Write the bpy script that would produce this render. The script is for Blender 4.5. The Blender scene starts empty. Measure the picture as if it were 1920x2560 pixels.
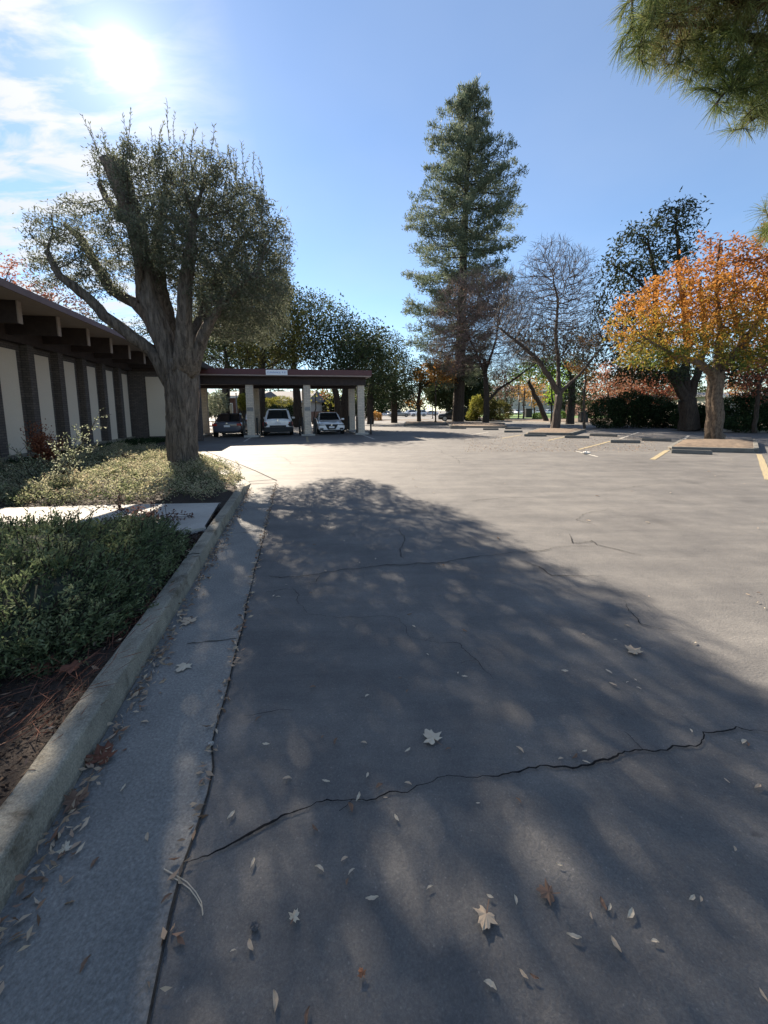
import bpy, bmesh, math, random
import numpy as np
from mathutils import Vector, Matrix, Euler
random.seed(7); RNG = np.random.default_rng(11)
S = bpy.context.scene; C = S.collection
PI = math.pi
# ------------------------------------------------------------------ camera
F = 961.0; CX, CY = 960.0, 1138.0; H = 1.5
PITCH = math.atan((1138-1027)/F)
cam = bpy.data.objects.new('camera', bpy.data.cameras.new('camera')); C.objects.link(cam)
R = Matrix.Rotation(PI/2-PITCH, 3, 'X') @ Matrix.Rotation(-0.010, 3, 'Z')
cam.matrix_world = Matrix.Translation((0, 0, H)) @ R.to_4x4()
cam.data.sensor_fit = 'AUTO'; cam.data.sensor_width = 36; cam.data.lens = 36*F/2560
cam.data.shift_y = (CY-1280)/2560; cam.data.clip_end = 2000; cam.data.clip_start = .05
S.camera = cam
S.render.resolution_x = 768; S.render.resolution_y = 1024
def ray(px, py):
    return R @ Vector(((px-CX)/F, -(py-CY)/F, -1))
def G(px, py, z=0.0):                      # point on level z seen there
    d = ray(px, py); t = (z-H)/d.z
    return Vector((d.x*t, d.y*t, z))
def A(px, py, Y):                          # point at forward distance Y
    d = ray(px, py); t = Y/d.y
    return Vector((d.x*t, Y, H+d.z*t))
TH = math.atan2(.227, .974)
UD = Vector((-math.sin(TH), math.cos(TH), 0)); VD = Vector((math.cos(TH), math.sin(TH), 0))
def UV(u, v, z=0): return UD*u + VD*v + Vector((0, 0, z))
def uv_of(p): return p.dot(UD), p.dot(VD)
def PV(px, py, v):                         # pixel ray meets plane v=const
    d = ray(px, py); t = v/d.dot(VD); p = d*t
    return p.dot(UD), H+d.z*t
# ------------------------------------------------------------------ tagging
def tag(o, label=None, cat=None, group=None, kind=None):
    if label: o['label'] = label
    if cat: o['category'] = cat
    if group: o['group'] = group
    if kind: o['kind'] = kind
    return o
def empty(name, loc=(0, 0, 0), rz=0, label=None, cat=None, group=None):
    o = bpy.data.objects.new(name, None); C.objects.link(o); o.location = loc; o.rotation_euler = (0, 0, rz)
    o.empty_display_size = .2
    return tag(o, label, cat, group)
def link(name, me, mat=None, parent=None):
    o = bpy.data.objects.new(name, me); C.objects.link(o)
    if mat is not None and len(me.materials) == 0: me.materials.append(mat)
    if parent is not None: o.parent = parent
    return o
def copy_tree(o, parent=None, label=None):
    c = o.copy(); C.objects.link(c); c.parent = parent
    if label: c['label'] = label
    for ch in [x for x in C.objects if x.parent == o]: copy_tree(ch, c)
    return c
# ------------------------------------------------------------------ materials
def nt(name):
    m = bpy.data.materials.new(name); m.use_nodes = True
    t = m.node_tree; b = t.nodes['Principled BSDF']; return m, t, b
def ramp(t, stops, interp='LINEAR'):
    r = t.nodes.new('ShaderNodeValToRGB'); r.color_ramp.interpolation = interp
    e = r.color_ramp.elements
    while len(e) < len(stops): e.new(.5)
    for i, (p, c) in enumerate(stops):
        e[i].position = p; e[i].color = (*c, 1) if len(c) == 3 else c
    return r
def noise(t, scale, detail=4, rough=.6, vec=None, dist=0):
    n = t.nodes.new('ShaderNodeTexNoise'); n.inputs['Scale'].default_value = scale
    n.inputs['Detail'].default_value = detail; n.inputs['Roughness'].default_value = rough
    n.inputs['Distortion'].default_value = dist
    if vec is not None: t.links.new(vec, n.inputs['Vector'])
    return n
def coords(t, kind='Object'):
    return t.nodes.new('ShaderNodeTexCoord').outputs[kind]
def mixc(t, f, a, b, mode='MIX'):
    m = t.nodes.new('ShaderNodeMix'); m.data_type = 'RGBA'; m.blend_type = mode
    for s, v in ((m.inputs[0], f), (m.inputs[6], a), (m.inputs[7], b)):
        if hasattr(v, 'is_output'): t.links.new(v, s)
        elif isinstance(v, (int, float)): s.default_value = v
        else: s.default_value = (*v, 1)
    return m.outputs[2]
def bump(t, b, h, strength=.4, dist=.01):
    n = t.nodes.new('ShaderNodeBump'); n.inputs['Strength'].default_value = strength; n.inputs['Distance'].default_value = dist
    t.links.new(h, n.inputs['Height']); t.links.new(n.outputs[0], b.inputs['Normal']); return n
def plain(name, col, rough=.6, metal=0, var=.15, scale=8, bmp=0, spec=.5):
    m, t, b = nt(name); v = coords(t)
    n = noise(t, scale, 5, .65, v)
    lo = tuple(c*(1-var) for c in col); hi = tuple(min(1, c*(1+var)) for c in col)
    r = ramp(t, [(.3, lo), (.7, hi)]); t.links.new(n.outputs[0], r.inputs[0]); t.links.new(r.outputs[0], b.inputs['Base Color'])
    b.inputs['Roughness'].default_value = rough; b.inputs['Metallic'].default_value = metal
    b.inputs['Specular IOR Level'].default_value = spec
    if bmp: bump(t, b, n.outputs[0], bmp, .02)
    return m
def leafmat(name, cols, trans=.35, rough=.55, noise_scale=None):
    m = bpy.data.materials.new(name); m.use_nodes = True; t = m.node_tree; t.nodes.clear()
    out = t.nodes.new('ShaderNodeOutputMaterial'); g = t.nodes.new('ShaderNodeNewGeometry')
    stops = [(i/max(1, len(cols)-1), c) for i, c in enumerate(cols)]
    r = ramp(t, stops); src = g.outputs['Random Per Island']
    if noise_scale:
        n = noise(t, noise_scale, 3, .5, coords(t)); 
        ma = t.nodes.new('ShaderNodeMath'); ma.operation = 'MULTIPLY_ADD'; ma.inputs[1].default_value = .45
        t.links.new(src, ma.inputs[0])
        mb = t.nodes.new('ShaderNodeMath'); mb.operation = 'MULTIPLY_ADD'; mb.inputs[1].default_value = 1.9; mb.inputs[2].default_value = -.68
        t.links.new(n.outputs[0], mb.inputs[0]); t.links.new(mb.outputs[0], ma.inputs[2]); src = ma.outputs[0]
    t.links.new(src, r.inputs[0])
    b = t.nodes.new('ShaderNodeBsdfPrincipled'); b.inputs['Roughness'].default_value = max(rough, .7); b.inputs['Specular IOR Level'].default_value = .12
    tr = t.nodes.new('ShaderNodeBsdfTranslucent'); mx = t.nodes.new('ShaderNodeMixShader'); mx.inputs[0].default_value = trans
    t.links.new(r.outputs[0], b.inputs['Base Color']); t.links.new(r.outputs[0], tr.inputs['Color'])
    t.links.new(b.outputs[0], mx.inputs[1]); t.links.new(tr.outputs[0], mx.inputs[2]); t.links.new(mx.outputs[0], out.inputs[0])
    return m
def barkmat(name, lo, hi, sz=14, stretch=.22, strength=.9, dist=.05):
    m, t, b = nt(name); v = coords(t)
    mp = t.nodes.new('ShaderNodeMapping'); mp.inputs['Scale'].default_value = (1, 1, stretch); t.links.new(v, mp.inputs[0])
    n = noise(t, sz, 8, .7, mp.outputs[0], .6)
    r = ramp(t, [(.35, lo), (.65, hi)]); t.links.new(n.outputs[0], r.inputs[0]); t.links.new(r.outputs[0], b.inputs['Base Color'])
    b.inputs['Roughness'].default_value = .9; b.inputs['Specular IOR Level'].default_value = .2
    bump(t, b, n.outputs[0], strength, dist); return m
def asphalt():
    m, t, b = nt('asphalt'); v = coords(t)
    big = noise(t, .35, 5, .6, v); mid = noise(t, 2.2, 6, .7, v); fine = noise(t, 150, 4, .8, v); sp = noise(t, 75, 3, .6, v); lump = noise(t, 28, 4, .6, v)
    r1 = ramp(t, [(.3, (.093, .091, .091)), (.7, (.132, .129, .126))]); t.links.new(big.outputs[0], r1.inputs[0])
    r2 = ramp(t, [(.35, (.80, .80, .81)), (.68, (1.15, 1.14, 1.12))]); t.links.new(mid.outputs[0], r2.inputs[0])
    c = mixc(t, 1.0, r1.outputs[0], r2.outputs[0], 'MULTIPLY')
    r3 = ramp(t, [(.32, (.66, .66, .66)), (.52, (1, 1, 1)), (.72, (1.5, 1.49, 1.46))]); t.links.new(fine.outputs[0], r3.inputs[0])
    c = mixc(t, .8, c, r3.outputs[0], 'MULTIPLY')
    # oil stains
    st = noise(t, .9, 2, .4, v); r4 = ramp(t, [(.66, (1, 1, 1)), (.76, (.55, .55, .56))]); t.links.new(st.outputs[0], r4.inputs[0])
    c = mixc(t, 1.0, c, r4.outputs[0], 'MULTIPLY')
    sm = noise(t, 5.5, 3, .6, v, .3); r6 = ramp(t, [(.70, (1, 1, 1)), (.76, (.62, .62, .63))]); t.links.new(sm.outputs[0], r6.inputs[0]); c = mixc(t, 1.0, c, r6.outputs[0], 'MULTIPLY')
    vo = t.nodes.new('ShaderNodeTexVoronoi'); vo.inputs['Scale'].default_value = 42; t.links.new(v, vo.inputs['Vector']); r7 = ramp(t, [(.05, (1.7, 1.68, 1.62)), (.16, (1, 1, 1))]); t.links.new(vo.outputs['Distance'], r7.inputs[0]); c = mixc(t, .8, c, r7.outputs[0], 'MULTIPLY')
    # long worn streaks across the lot
    mp = t.nodes.new('ShaderNodeMapping'); mp.inputs['Scale'].default_value = (.35, 2.2, 1); mp.inputs['Rotation'].default_value = (0, 0, .35); t.links.new(v, mp.inputs[0])
    sk = noise(t, 1.1, 5, .7, mp.outputs[0]); r5 = ramp(t, [(.40, (.86, .86, .86)), (.62, (1.14, 1.13, 1.10))]); t.links.new(sk.outputs[0], r5.inputs[0])
    c = mixc(t, 1.0, c, r5.outputs[0], 'MULTIPLY')
    t.links.new(c, b.inputs['Base Color'])
    b.inputs['Roughness'].default_value = .74; b.inputs['Specular IOR Level'].default_value = .42
    ad = t.nodes.new('ShaderNodeMath'); ad.operation = 'MULTIPLY_ADD'; ad.inputs[1].default_value = .35
    t.links.new(fine.outputs[0], ad.inputs[0]); t.links.new(sp.outputs[0], ad.inputs[2])
    a2 = t.nodes.new('ShaderNodeMath'); a2.operation = 'MULTIPLY_ADD'; a2.inputs[1].default_value = .45; t.links.new(lump.outputs[0], a2.inputs[0]); t.links.new(ad.outputs[0], a2.inputs[2])
    bump(t, b, a2.outputs[0], .5, .008)
    return m
def concrete(name, lo, hi, speck=.8, fs=150):
    m, t, b = nt(name); v = coords(t)
    big = noise(t, 1.6, 6, .65, v); fine = noise(t, fs, 3, .75, v)
    vo = t.nodes.new('ShaderNodeTexVoronoi'); vo.inputs['Scale'].default_value = 95; t.links.new(v, vo.inputs['Vector'])
    r1 = ramp(t, [(.3, lo), (.7, hi)]); t.links.new(big.outputs[0], r1.inputs[0])
    r2 = ramp(t, [(.3, (.6, .6, .6)), (.5, (1, 1, 1)), (.72, (1.6, 1.6, 1.6))]); t.links.new(fine.outputs[0], r2.inputs[0])
    c = mixc(t, speck, r1.outputs[0], r2.outputs[0], 'MULTIPLY'); t.links.new(c, b.inputs['Base Color'])
    b.inputs['Roughness'].default_value = .8; b.inputs['Specular IOR Level'].default_value = .35
    ad = t.nodes.new('ShaderNodeMath'); ad.operation = 'ADD'; t.links.new(fine.outputs[0], ad.inputs[0]); t.links.new(vo.outputs['Distance'], ad.inputs[1])
    bump(t, b, ad.outputs[0], .5, .006); return m
def brickmat(name, c1, c2, mortar, axis, sc=1.0, bw=.22, rh=.075):
    m, t, b = nt(name); v = coords(t)
    sx = t.nodes.new('ShaderNodeSeparateXYZ'); t.links.new(v, sx.inputs[0])
    cb = t.nodes.new('ShaderNodeCombineXYZ')
    if axis == 'xy':
        ad = t.nodes.new('ShaderNodeMath'); ad.operation = 'ADD'; t.links.new(sx.outputs[0], ad.inputs[0]); t.links.new(sx.outputs[1], ad.inputs[1]); t.links.new(ad.outputs[0], cb.inputs[0])
    t.links.new(sx.outputs[2], cb.inputs[1])
    br = t.nodes.new('ShaderNodeTexBrick'); t.links.new(cb.outputs[0], br.inputs['Vector'])
    br.inputs['Scale'].default_value = sc; br.inputs['Brick Width'].default_value = bw; br.inputs['Row Height'].default_value = rh
    br.inputs['Mortar Size'].default_value = .008; br.inputs['Color1'].default_value = (*c1, 1); br.inputs['Color2'].default_value = (*c2, 1); br.inputs['Mortar'].default_value = (*mortar, 1)
    n = noise(t, 25, 5, .7, v); r = ramp(t, [(.3, (.8, .8, .8)), (.7, (1.2, 1.2, 1.2))]); t.links.new(n.outputs[0], r.inputs[0])
    c = mixc(t, 1, br.outputs[0], r.outputs[0], 'MULTIPLY'); t.links.new(c, b.inputs['Base Color']); b.inputs['Roughness'].default_value = .9
    iv = t.nodes.new('ShaderNodeMath'); iv.operation = 'SUBTRACT'; iv.inputs[0].default_value = 1; t.links.new(br.outputs['Fac'], iv.inputs[1])
    bump(t, b, iv.outputs[0], .6, .01); return m
M = {}
M['asphalt'] = asphalt()
M['gutter'] = concrete('gutter_concrete', (.125, .126, .122), (.215, .212, .198), .75, 85)
M['kerb'] = concrete('kerb_concrete', (.16, .155, .135), (.31, .29, .24), .8, 130)
_t = M['kerb'].node_tree; _b = _t.nodes['Principled BSDF']; _l = _b.inputs['Base Color'].links[0].from_socket
_n = noise(_t, 4.5, 7, .7, coords(_t), .5); _r = ramp(_t, [(.34, (.42, .38, .33)), (.48, (.95, .93, .88)), (.70, (1.2, 1.17, 1.1))]); _t.links.new(_n.outputs[0], _r.inputs[0])
_t.links.new(mixc(_t, 1.0, _l, _r.outputs[0], 'MULTIPLY'), _b.inputs['Base Color'])
M['walk'] = concrete('walk_concrete', (.29, .28, .255), (.44, .425, .39), .5, 150)
M['stop'] = concrete('wheel_stop_concrete', (.10, .10, .09), (.17, .165, .15), .6, 60)
M['soil'] = plain('soil', (.030, .021, .016), .95, 0, .5, 22, .8)
M['mound'] = plain('island_soil', (.125, .092, .065), .95, 0, .5, 7, .8)
M['grass'] = plain('lawn', (.09, .16, .04), .95, 0, .4, 3, .5)
M['crack'] = plain('crack', (.012, .012, .013), .95, 0, .2, 8, 0, .1)
M['tar'] = plain('joint_dirt', (.035, .033, .03), .95, 0, .4, 40, .3, .1)
def paint(name, col):
    m, t, b = nt(name); v = coords(t); n = noise(t, 28, 6, .75, v); r = ramp(t, [(.40, (.13, .125, .115)), (.56, col)]); t.links.new(n.outputs[0], r.inputs[0])
    t.links.new(r.outputs[0], b.inputs['Base Color']); b.inputs['Roughness'].default_value = .8; return m
M['yellow'] = paint('worn_yellow_paint', (.36, .29, .15)); M['white'] = paint('worn_white_paint', (.52, .50, .45))
M['olive_bark'] = barkmat('olive_bark', (.06, .05, .043), (.25, .21, .175), 15, .16, 1.0, .12)
M['dark_bark'] = barkmat('dark_bark', (.028, .022, .018), (.075, .06, .048))
M['grey_bark'] = barkmat('grey_bark', (.045, .038, .033), (.12, .10, .086))
M['plate_bark'] = barkmat('plated_bark', (.05, .036, .027), (.20, .155, .115), 11, .5, 1, .05)
M['twig'] = plain('bare_twig', (.075, .06, .052), .9, 0, .2, 2)
M['twig_red'] = plain('reddish_twig', (.15, .11, .10), .9, 0, .2, 2)
M['olive_leaf'] = leafmat('olive_leaf', [(.06, .078, .05), (.11, .125, .085), (.18, .19, .14)], .45, .5)
M['oak_leaf'] = leafmat('oak_leaf', [(.022, .038, .02), (.045, .065, .03), (.09, .105, .045)], .3, .5, .5)
M['oak_gold'] = leafmat('oak_gold', [(.05, .06, .02), (.11, .11, .035), (.22, .19, .06)], .4, .5, .6)
M['pine_needle'] = leafmat('pine_needle', [(.06, .088, .062), (.12, .155, .105), (.20, .225, .155)], .4, .5, .5)
M['pine_near'] = leafmat('long_pine_needle', [(.045, .065, .022), (.11, .15, .045), (.20, .22, .085), (.16, .09, .045)], .35, .45, 1.4)
M['dark_leaf'] = leafmat('dark_leaf', [(.02, .03, .018), (.035, .05, .025), (.065, .08, .035)], .25, .5)
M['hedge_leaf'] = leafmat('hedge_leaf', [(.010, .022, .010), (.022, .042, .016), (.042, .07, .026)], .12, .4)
M['green_leaf'] = leafmat('green_leaf', [(.05, .10, .02), (.10, .18, .035), (.17, .25, .06)], .4)
M['lime_leaf'] = leafmat('lime_leaf', [(.12, .22, .02), (.22, .34, .04), (.30, .40, .06)], .5)
M['yellow_leaf'] = leafmat('yellow_green_leaf', [(.07, .10, .02), (.20, .20, .04), (.33, .29, .06)], .45)
M['red_leaf'] = leafmat('red_leaf', [(.16, .045, .03), (.28, .10, .055), (.34, .16, .09)], .4)
M['russet_leaf'] = leafmat('russet_leaf', [(.22, .085, .05), (.36, .17, .10), (.42, .26, .16)], .4)
M['amber_leaf'] = leafmat('amber_leaf', [(.24, .12, .04), (.42, .22, .06), (.45, .32, .12)], .45)
M['rosemary'] = leafmat('rosemary_leaf', [(.05, .075, .038), (.12, .155, .075), (.27, .30, .17)], .35, .5, 4.5)
M['cover'] = leafmat('ground_cover_leaf', [(.05, .075, .035), (.15, .18, .09), (.36, .36, .22), (.50, .46, .32), (.26, .15, .10)], .4, .5, 2.6)
M['silver_leaf'] = leafmat('silver_leaf', [(.10, .13, .07), (.28, .31, .2), (.5, .52, .4)], .45, .4)
M['plum_leaf'] = leafmat('plum_leaf', [(.06, .03, .03), (.14, .07, .06), (.2, .14, .1)], .35)
M['litter'] = leafmat('litter_leaf', [(.14, .085, .055), (.34, .25, .18), (.52, .42, .31), (.22, .11, .07)], .15, .7)
M['pale_dead'] = leafmat('pale_dead_leaf', [(.42, .35, .27), (.62, .55, .43)], .15, .6)
M['brown_dead'] = leafmat('brown_dead_leaf', [(.15, .095, .07), (.24, .155, .11)], .15, .6)
M['red_dead'] = leafmat('red_dead_leaf', [(.13, .055, .04), (.22, .10, .065)], .2, .6)
# orange tree: leaves turn from green-gold below to orange red above
def orange_leaf():
    m = bpy.data.materials.new('autumn_leaf'); m.use_nodes = True; t = m.node_tree; t.nodes.clear()
    out = t.nodes.new('ShaderNodeOutputMaterial'); g = t.nodes.new('ShaderNodeNewGeometry'); v = coords(t)
    sx = t.nodes.new('ShaderNodeSeparateXYZ'); t.links.new(v, sx.inputs[0])
    mr = t.nodes.new('ShaderNodeMapRange'); mr.inputs[1].default_value = 3.4; mr.inputs[2].default_value = 9.0; t.links.new(sx.outputs[2], mr.inputs[0])
    n = noise(t, .8, 3, .6, v)
    a = t.nodes.new('ShaderNodeMath'); a.operation = 'MULTIPLY_ADD'; a.inputs[1].default_value = .9; a.inputs[2].default_value = -.45; t.links.new(n.outputs[0], a.inputs[0])
    b2 = t.nodes.new('ShaderNodeMath'); b2.operation = 'ADD'; t.links.new(a.outputs[0], b2.inputs[0]); t.links.new(mr.outputs[0], b2.inputs[1])
    a3 = t.nodes.new('ShaderNodeMath'); a3.operation = 'MULTIPLY_ADD'; a3.inputs[1].default_value = .3; t.links.new(g.outputs['Random Per Island'], a3.inputs[0]); t.links.new(b2.outputs[0], a3.inputs[2])
    r = ramp(t, [(.08, (.085, .12, .03)), (.25, (.26, .215, .04)), (.42, (.40, .20, .04)), (.70, (.38, .165, .04)), (1, (.30, .125, .045))]); t.links.new(a3.outputs[0], r.inputs[0])
    b = t.nodes.new('ShaderNodeBsdfPrincipled'); b.inputs['Roughness'].default_value = .7; b.inputs['Specular IOR Level'].default_value = .15; tr = t.nodes.new('ShaderNodeBsdfTranslucent'); mx = t.nodes.new('ShaderNodeMixShader'); mx.inputs[0].default_value = .45
    t.links.new(r.outputs[0], b.inputs['Base Color']); t.links.new(r.outputs[0], tr.inputs['Color']); t.links.new(b.outputs[0], mx.inputs[1]); t.links.new(tr.outputs[0], mx.inputs[2]); t.links.new(mx.outputs[0], out.inputs[0]); return m
M['orange_leaf'] = orange_leaf()
M['brick_dark'] = brickmat('brown_brick', (.085, .072, .068), (.12, .10, .092), (.045, .042, .04), 'xy')
M['block'] = brickmat('buff_block', (.58, .50, .41), (.68, .58, .46), (.36, .31, .26), 'xy', 1, .3, .1)
M['brick_red'] = brickmat('red_brick', (.15, .07, .055), (.20, .10, .075), (.10, .08, .07), 'xy')
M['panel'] = plain('stucco_panel', (.66, .58, .48), .9, 0, .05, 30, .2)
M['wood_dark'] = plain('dark_wood', (.042, .030, .028), .8, 0, .3, 6, .3)
M['soffit'] = plain('soffit_boards', (.30, .25, .21), .85, 0, .1, 5, .2)
M['fascia'] = plain('mauve_fascia', (.17, .125, .135), .6, 0, .1, 4)
M['beam_lit_end'] = plain('lit_beam_end', (.32, .27, .24), .8, 0, .1, 9)  # lit ends of the beams: their light is put into this paler colour
M['roofing'] = plain('roofing', (.22, .21, .21), .9, 0, .3, 10, .4)
M['red_fascia'] = plain('maroon_metal', (.085, .024, .026), .5, 0, .15, 3)
M['strip'] = plain('pale_drip_edge', (.45, .36, .33), .6)
M['black'] = plain('black_metal', (.012, .012, .013), .5)
M['grey_metal'] = plain('grey_metal', (.22, .22, .22), .5, .5)
M['signwhite'] = plain('sign_white', (.78, .80, .82), .5, 0, .03)
M['signblue'] = plain('sign_blue', (.03, .12, .38), .5, 0, .03)
M['paper'] = plain('paper', (.75, .72, .66), .8, 0, .1, 30, .4)
M['stone'] = plain('dark_stone', (.08, .08, .085), .8, 0, .3, 60, .5)
M['house_wall'] = plain('pale_house_wall', (.45, .42, .38), .9)
M['house_roof'] = plain('grey_shingle_roof', (.16, .16, .17), .9, 0, .2, 8, .4)
M['trim'] = plain('white_trim', (.75, .74, .70), .6)
def carpaint(name, col, metal=.3):
    m, t, b = nt(name); n = noise(t, 3, 4, .6, coords(t)); r = ramp(t, [(.3, tuple(c*.93 for c in col)), (.7, col)]); t.links.new(n.outputs[0], r.inputs[0]); t.links.new(r.outputs[0], b.inputs['Base Color'])
    b.inputs['Metallic'].default_value = metal; b.inputs['Roughness'].default_value = .35; b.inputs['Coat Weight'].default_value = .8; b.inputs['Coat Roughness'].default_value = .06; return m
M['car_white'] = carpaint('white_car_paint', (.84, .85, .87), 0); M['car_blue'] = carpaint('slate_car_paint', (.075, .08, .115)); M['car_black'] = carpaint('black_car_paint', (.015, .017, .02)); M['car_tan'] = carpaint('tan_car_paint', (.42, .40, .36))
M['car_silver'] = carpaint('silver_car_paint', (.5, .52, .55))
M['glass'] = plain('dark_glass', (.02, .024, .026), .06, 0, .1, 3, 0, .8)
M['tyre'] = plain('tyre_rubber', (.018, .018, .018), .85); M['rim'] = plain('alloy_rim', (.35, .35, .36), .35, .8)
M['cladding'] = plain('black_cladding', (.02, .02, .021), .7)
M['redlight'] = plain('red_light_lens', (.42, .02, .015), .2); M['headlight'] = plain('headlight_lens', (.35, .38, .42), .1, .3); M['plate'] = plain('number_plate', (.7, .7, .72), .5)
M['chrome'] = plain('chrome_trim', (.6, .6, .6), .2, .9)
# ------------------------------------------------------------------ mesh helpers
def npmesh(name, co, faces_n, nv):
    """co (N*nv,3) with every face using nv consecutive vertices"""
    me = bpy.data.meshes.new(name); n = len(co); nf = n//nv
    me.vertices.add(n); me.vertices.foreach_set('co', np.asarray(co, dtype=np.float32).ravel())
    me.loops.add(n); me.loops.foreach_set('vertex_index', np.arange(n, dtype=np.int32))
    me.polygons.add(nf); me.polygons.foreach_set('loop_start', np.arange(0, n, nv, dtype=np.int32))
    me.update(calc_edges=True); return me
def unit(a): return a/np.maximum(np.linalg.norm(a, axis=1, keepdims=True), 1e-9)
def leaves(P, Dv, L, W, fold=.0):
    """rhombic leaves: base points P, directions Dv"""
    n = len(P); Dv = unit(Dv); q = unit(np.cross(Dv, RNG.normal(size=(n, 3)))); L = np.broadcast_to(L, (n,))[:, None]; W = np.broadcast_to(W, (n,))[:, None]
    nn = np.cross(Dv, q)
    a = P; b = P+Dv*L*.5+q*W*.5; c = P+Dv*L+nn*L*fold; d = P+Dv*L*.5-q*W*.5
    return np.stack([a, b, c, d], 1).reshape(-1, 3)
def randdir(n, up=0): 
    d = RNG.normal(size=(n, 3)); d[:, 2] += up; return unit(d)
def pyd(name, verts, faces, mat=None, parent=None, smooth=False):
    me = bpy.data.meshes.new(name); me.from_pydata([tuple(v) for v in verts], [], faces); me.update()
    if smooth:
        for p in me.polygons: p.use_smooth = True
    return link(name, me, mat, parent)
def bmobj(name, bm, mat, parent=None, smooth=False):
    me = bpy.data.meshes.new(name); bm.normal_update(); bm.to_mesh(me); bm.free()
    if smooth:
        for p in me.polygons: p.use_smooth = True
    return link(name, me, mat, parent)
def bx(bm, x0, x1, y0, y1, z0, z1, bevel=0):
    r = bmesh.ops.create_cube(bm, size=1); vs = r['verts']
    for v in vs: v.co = Vector(((x0+x1)/2+v.co.x*(x1-x0), (y0+y1)/2+v.co.y*(y1-y0), (z0+z1)/2+v.co.z*(z1-z0)))
    if bevel:
        es = list({e for v in vs for e in v.link_edges}); bmesh.ops.bevel(bm, geom=es, offset=bevel, segments=2, affect='EDGES', profile=.6)
def box(name, dims, mat, parent=None, bevel=0):
    bm = bmesh.new(); bx(bm, *dims, bevel=bevel); return bmobj(name, bm, mat, parent)
def cyl(bm, p, r, h, n=14, axis='Z', r2=None):
    rr = bmesh.ops.create_cone(bm, cap_ends=True, segments=n, radius1=r, radius2=r if r2 is None else r2, depth=h)
    rot = {'Z': Matrix.Identity(3), 'X': Matrix.Rotation(PI/2, 3, 'Y'), 'Y': Matrix.Rotation(PI/2, 3, 'X')}[axis]
    for v in rr['verts']: v.co = rot @ v.co + Vector(p)
def tubes(chains, sides_fn=None):
    V = []; Fc = []
    for pts, rad in chains:
        n = len(pts)
        if n < 2: continue
        pts = np.asarray(pts); k = 8 if rad[0] > .12 else (6 if rad[0] > .04 else (4 if rad[0] > .012 else 3))
        if rad[0] > .25: k = 30
        T = np.gradient(pts, axis=0); T = unit(T)
        ref = np.array([0, 0, 1.]) if abs(T[0][2]) < .9 else np.array([1., 0, 0])
        b0 = len(V); nprev = None
        ang = np.arange(k)*2*PI/k
        for i in range(n):
            if nprev is None: a = np.cross(T[i], ref)
            else: a = nprev-T[i]*np.dot(nprev, T[i])
            a = a/max(np.linalg.norm(a), 1e-9); nprev = a; c = np.cross(T[i], a)
            for t in ang:
                rr = rad[i]
                if rad[0] > .25: rr *= 1+.09*math.sin(3*t+i*.22)+.085*math.sin(6*t-i*.16+1)+.05*math.sin(9*t+i*.12)+.05*random.uniform(-1, 1)
                V.append(pts[i]+(a*math.cos(t)+c*math.sin(t))*rr)
        for i in range(n-1):
            for j in range(k):
                j2 = (j+1) % k; Fc.append((b0+i*k+j, b0+i*k+j2, b0+(i+1)*k+j2, b0+(i+1)*k+j))
        Fc.append(tuple(b0+(n-1)*k+j for j in range(k)))
    return V, Fc
# ------------------------------------------------------------------ trees
def sample_blobs(blobs, n):
    vol = np.array([b[3]*b[4]*b[5] for b in blobs]); cnt = RNG.multinomial(n, vol/vol.sum()); out = []
    for b, c in zip(blobs, cnt):
        d = unit(RNG.normal(size=(c, 3))); r = RNG.random(c)**(1/2.4); out.append(np.array(b[:3])+d*r[:, None]*np.array(b[3:6]))
    return np.concatenate(out)
def pb(px, py, rx, ry, Y, rd=None):
    c = A(px, py, Y); return (c.x, c.y, c.z, rx*Y/F, (rx if rd is None else rd)*Y/F, ry*Y/F)
def grow(paths, att, D=.35, kill=.6, infl=4.0, maxit=140, grav=0.0):
    pos = []; par = []; fixr = []
    for pts, rad, root in paths:
        prev = -1
        if root >= 0: prev = root
        elif root == -2:                                   # attach to nearest
            q = np.array(pts[0]); prev = int(np.argmin(np.linalg.norm(np.array(pos)-q, axis=1)))
        for i in range(len(pts)-1):
            a = np.array(pts[i], float); b = np.array(pts[i+1], float); m = max(1, int(np.linalg.norm(b-a)/D))
            for s in range(m):
                t = s/m; jit = RNG.normal(size=3)*D*.07 if (i+s) > 0 else 0
                pos.append(a+(b-a)*t+jit); par.append(prev); fixr.append(rad[i]+(rad[i+1]-rad[i])*t); prev = len(pos)-1
        pos.append(np.array(pts[-1], float)); par.append(prev); fixr.append(rad[-1])
    pos = np.array(pos); par = list(par); att = att.copy(); n0 = len(pos)
    dist = np.full(len(att), 1e9); near = np.zeros(len(att), int)
    def upd(i0, P):
        d = np.linalg.norm(att[:, None, :]-P[None], axis=2); j = d.argmin(1); dm = d[np.arange(len(att)), j]; m = dm < dist; dist[m] = dm[m]; near[m] = i0+j[m]
    for s in range(0, len(pos), 200): upd(s, pos[s:s+200])
    for it in range(maxit):
        alive = dist > kill
        if not alive.any(): break
        att = att[alive]; dist = dist[alive]; near = near[alive]
        use = dist < infl if (dist < infl).any() else np.ones(len(att), bool)
        ids = np.unique(near[use]); dv = np.zeros((len(pos), 3)); w = unit(att[use]-pos[near[use]]); np.add.at(dv, near[use], w)
        v = unit(dv[ids]+RNG.normal(size=(len(ids), 3))*.15); v[:, 2] += grav; v = unit(v); newp = pos[ids]+v*D
        i0 = len(pos); pos = np.concatenate([pos, newp]); par += ids.tolist()
        for s in range(0, len(newp), 150): upd(i0+s, newp[s:s+150])
        if len(pos) > 14000: break
    return pos, par, fixr, n0
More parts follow.
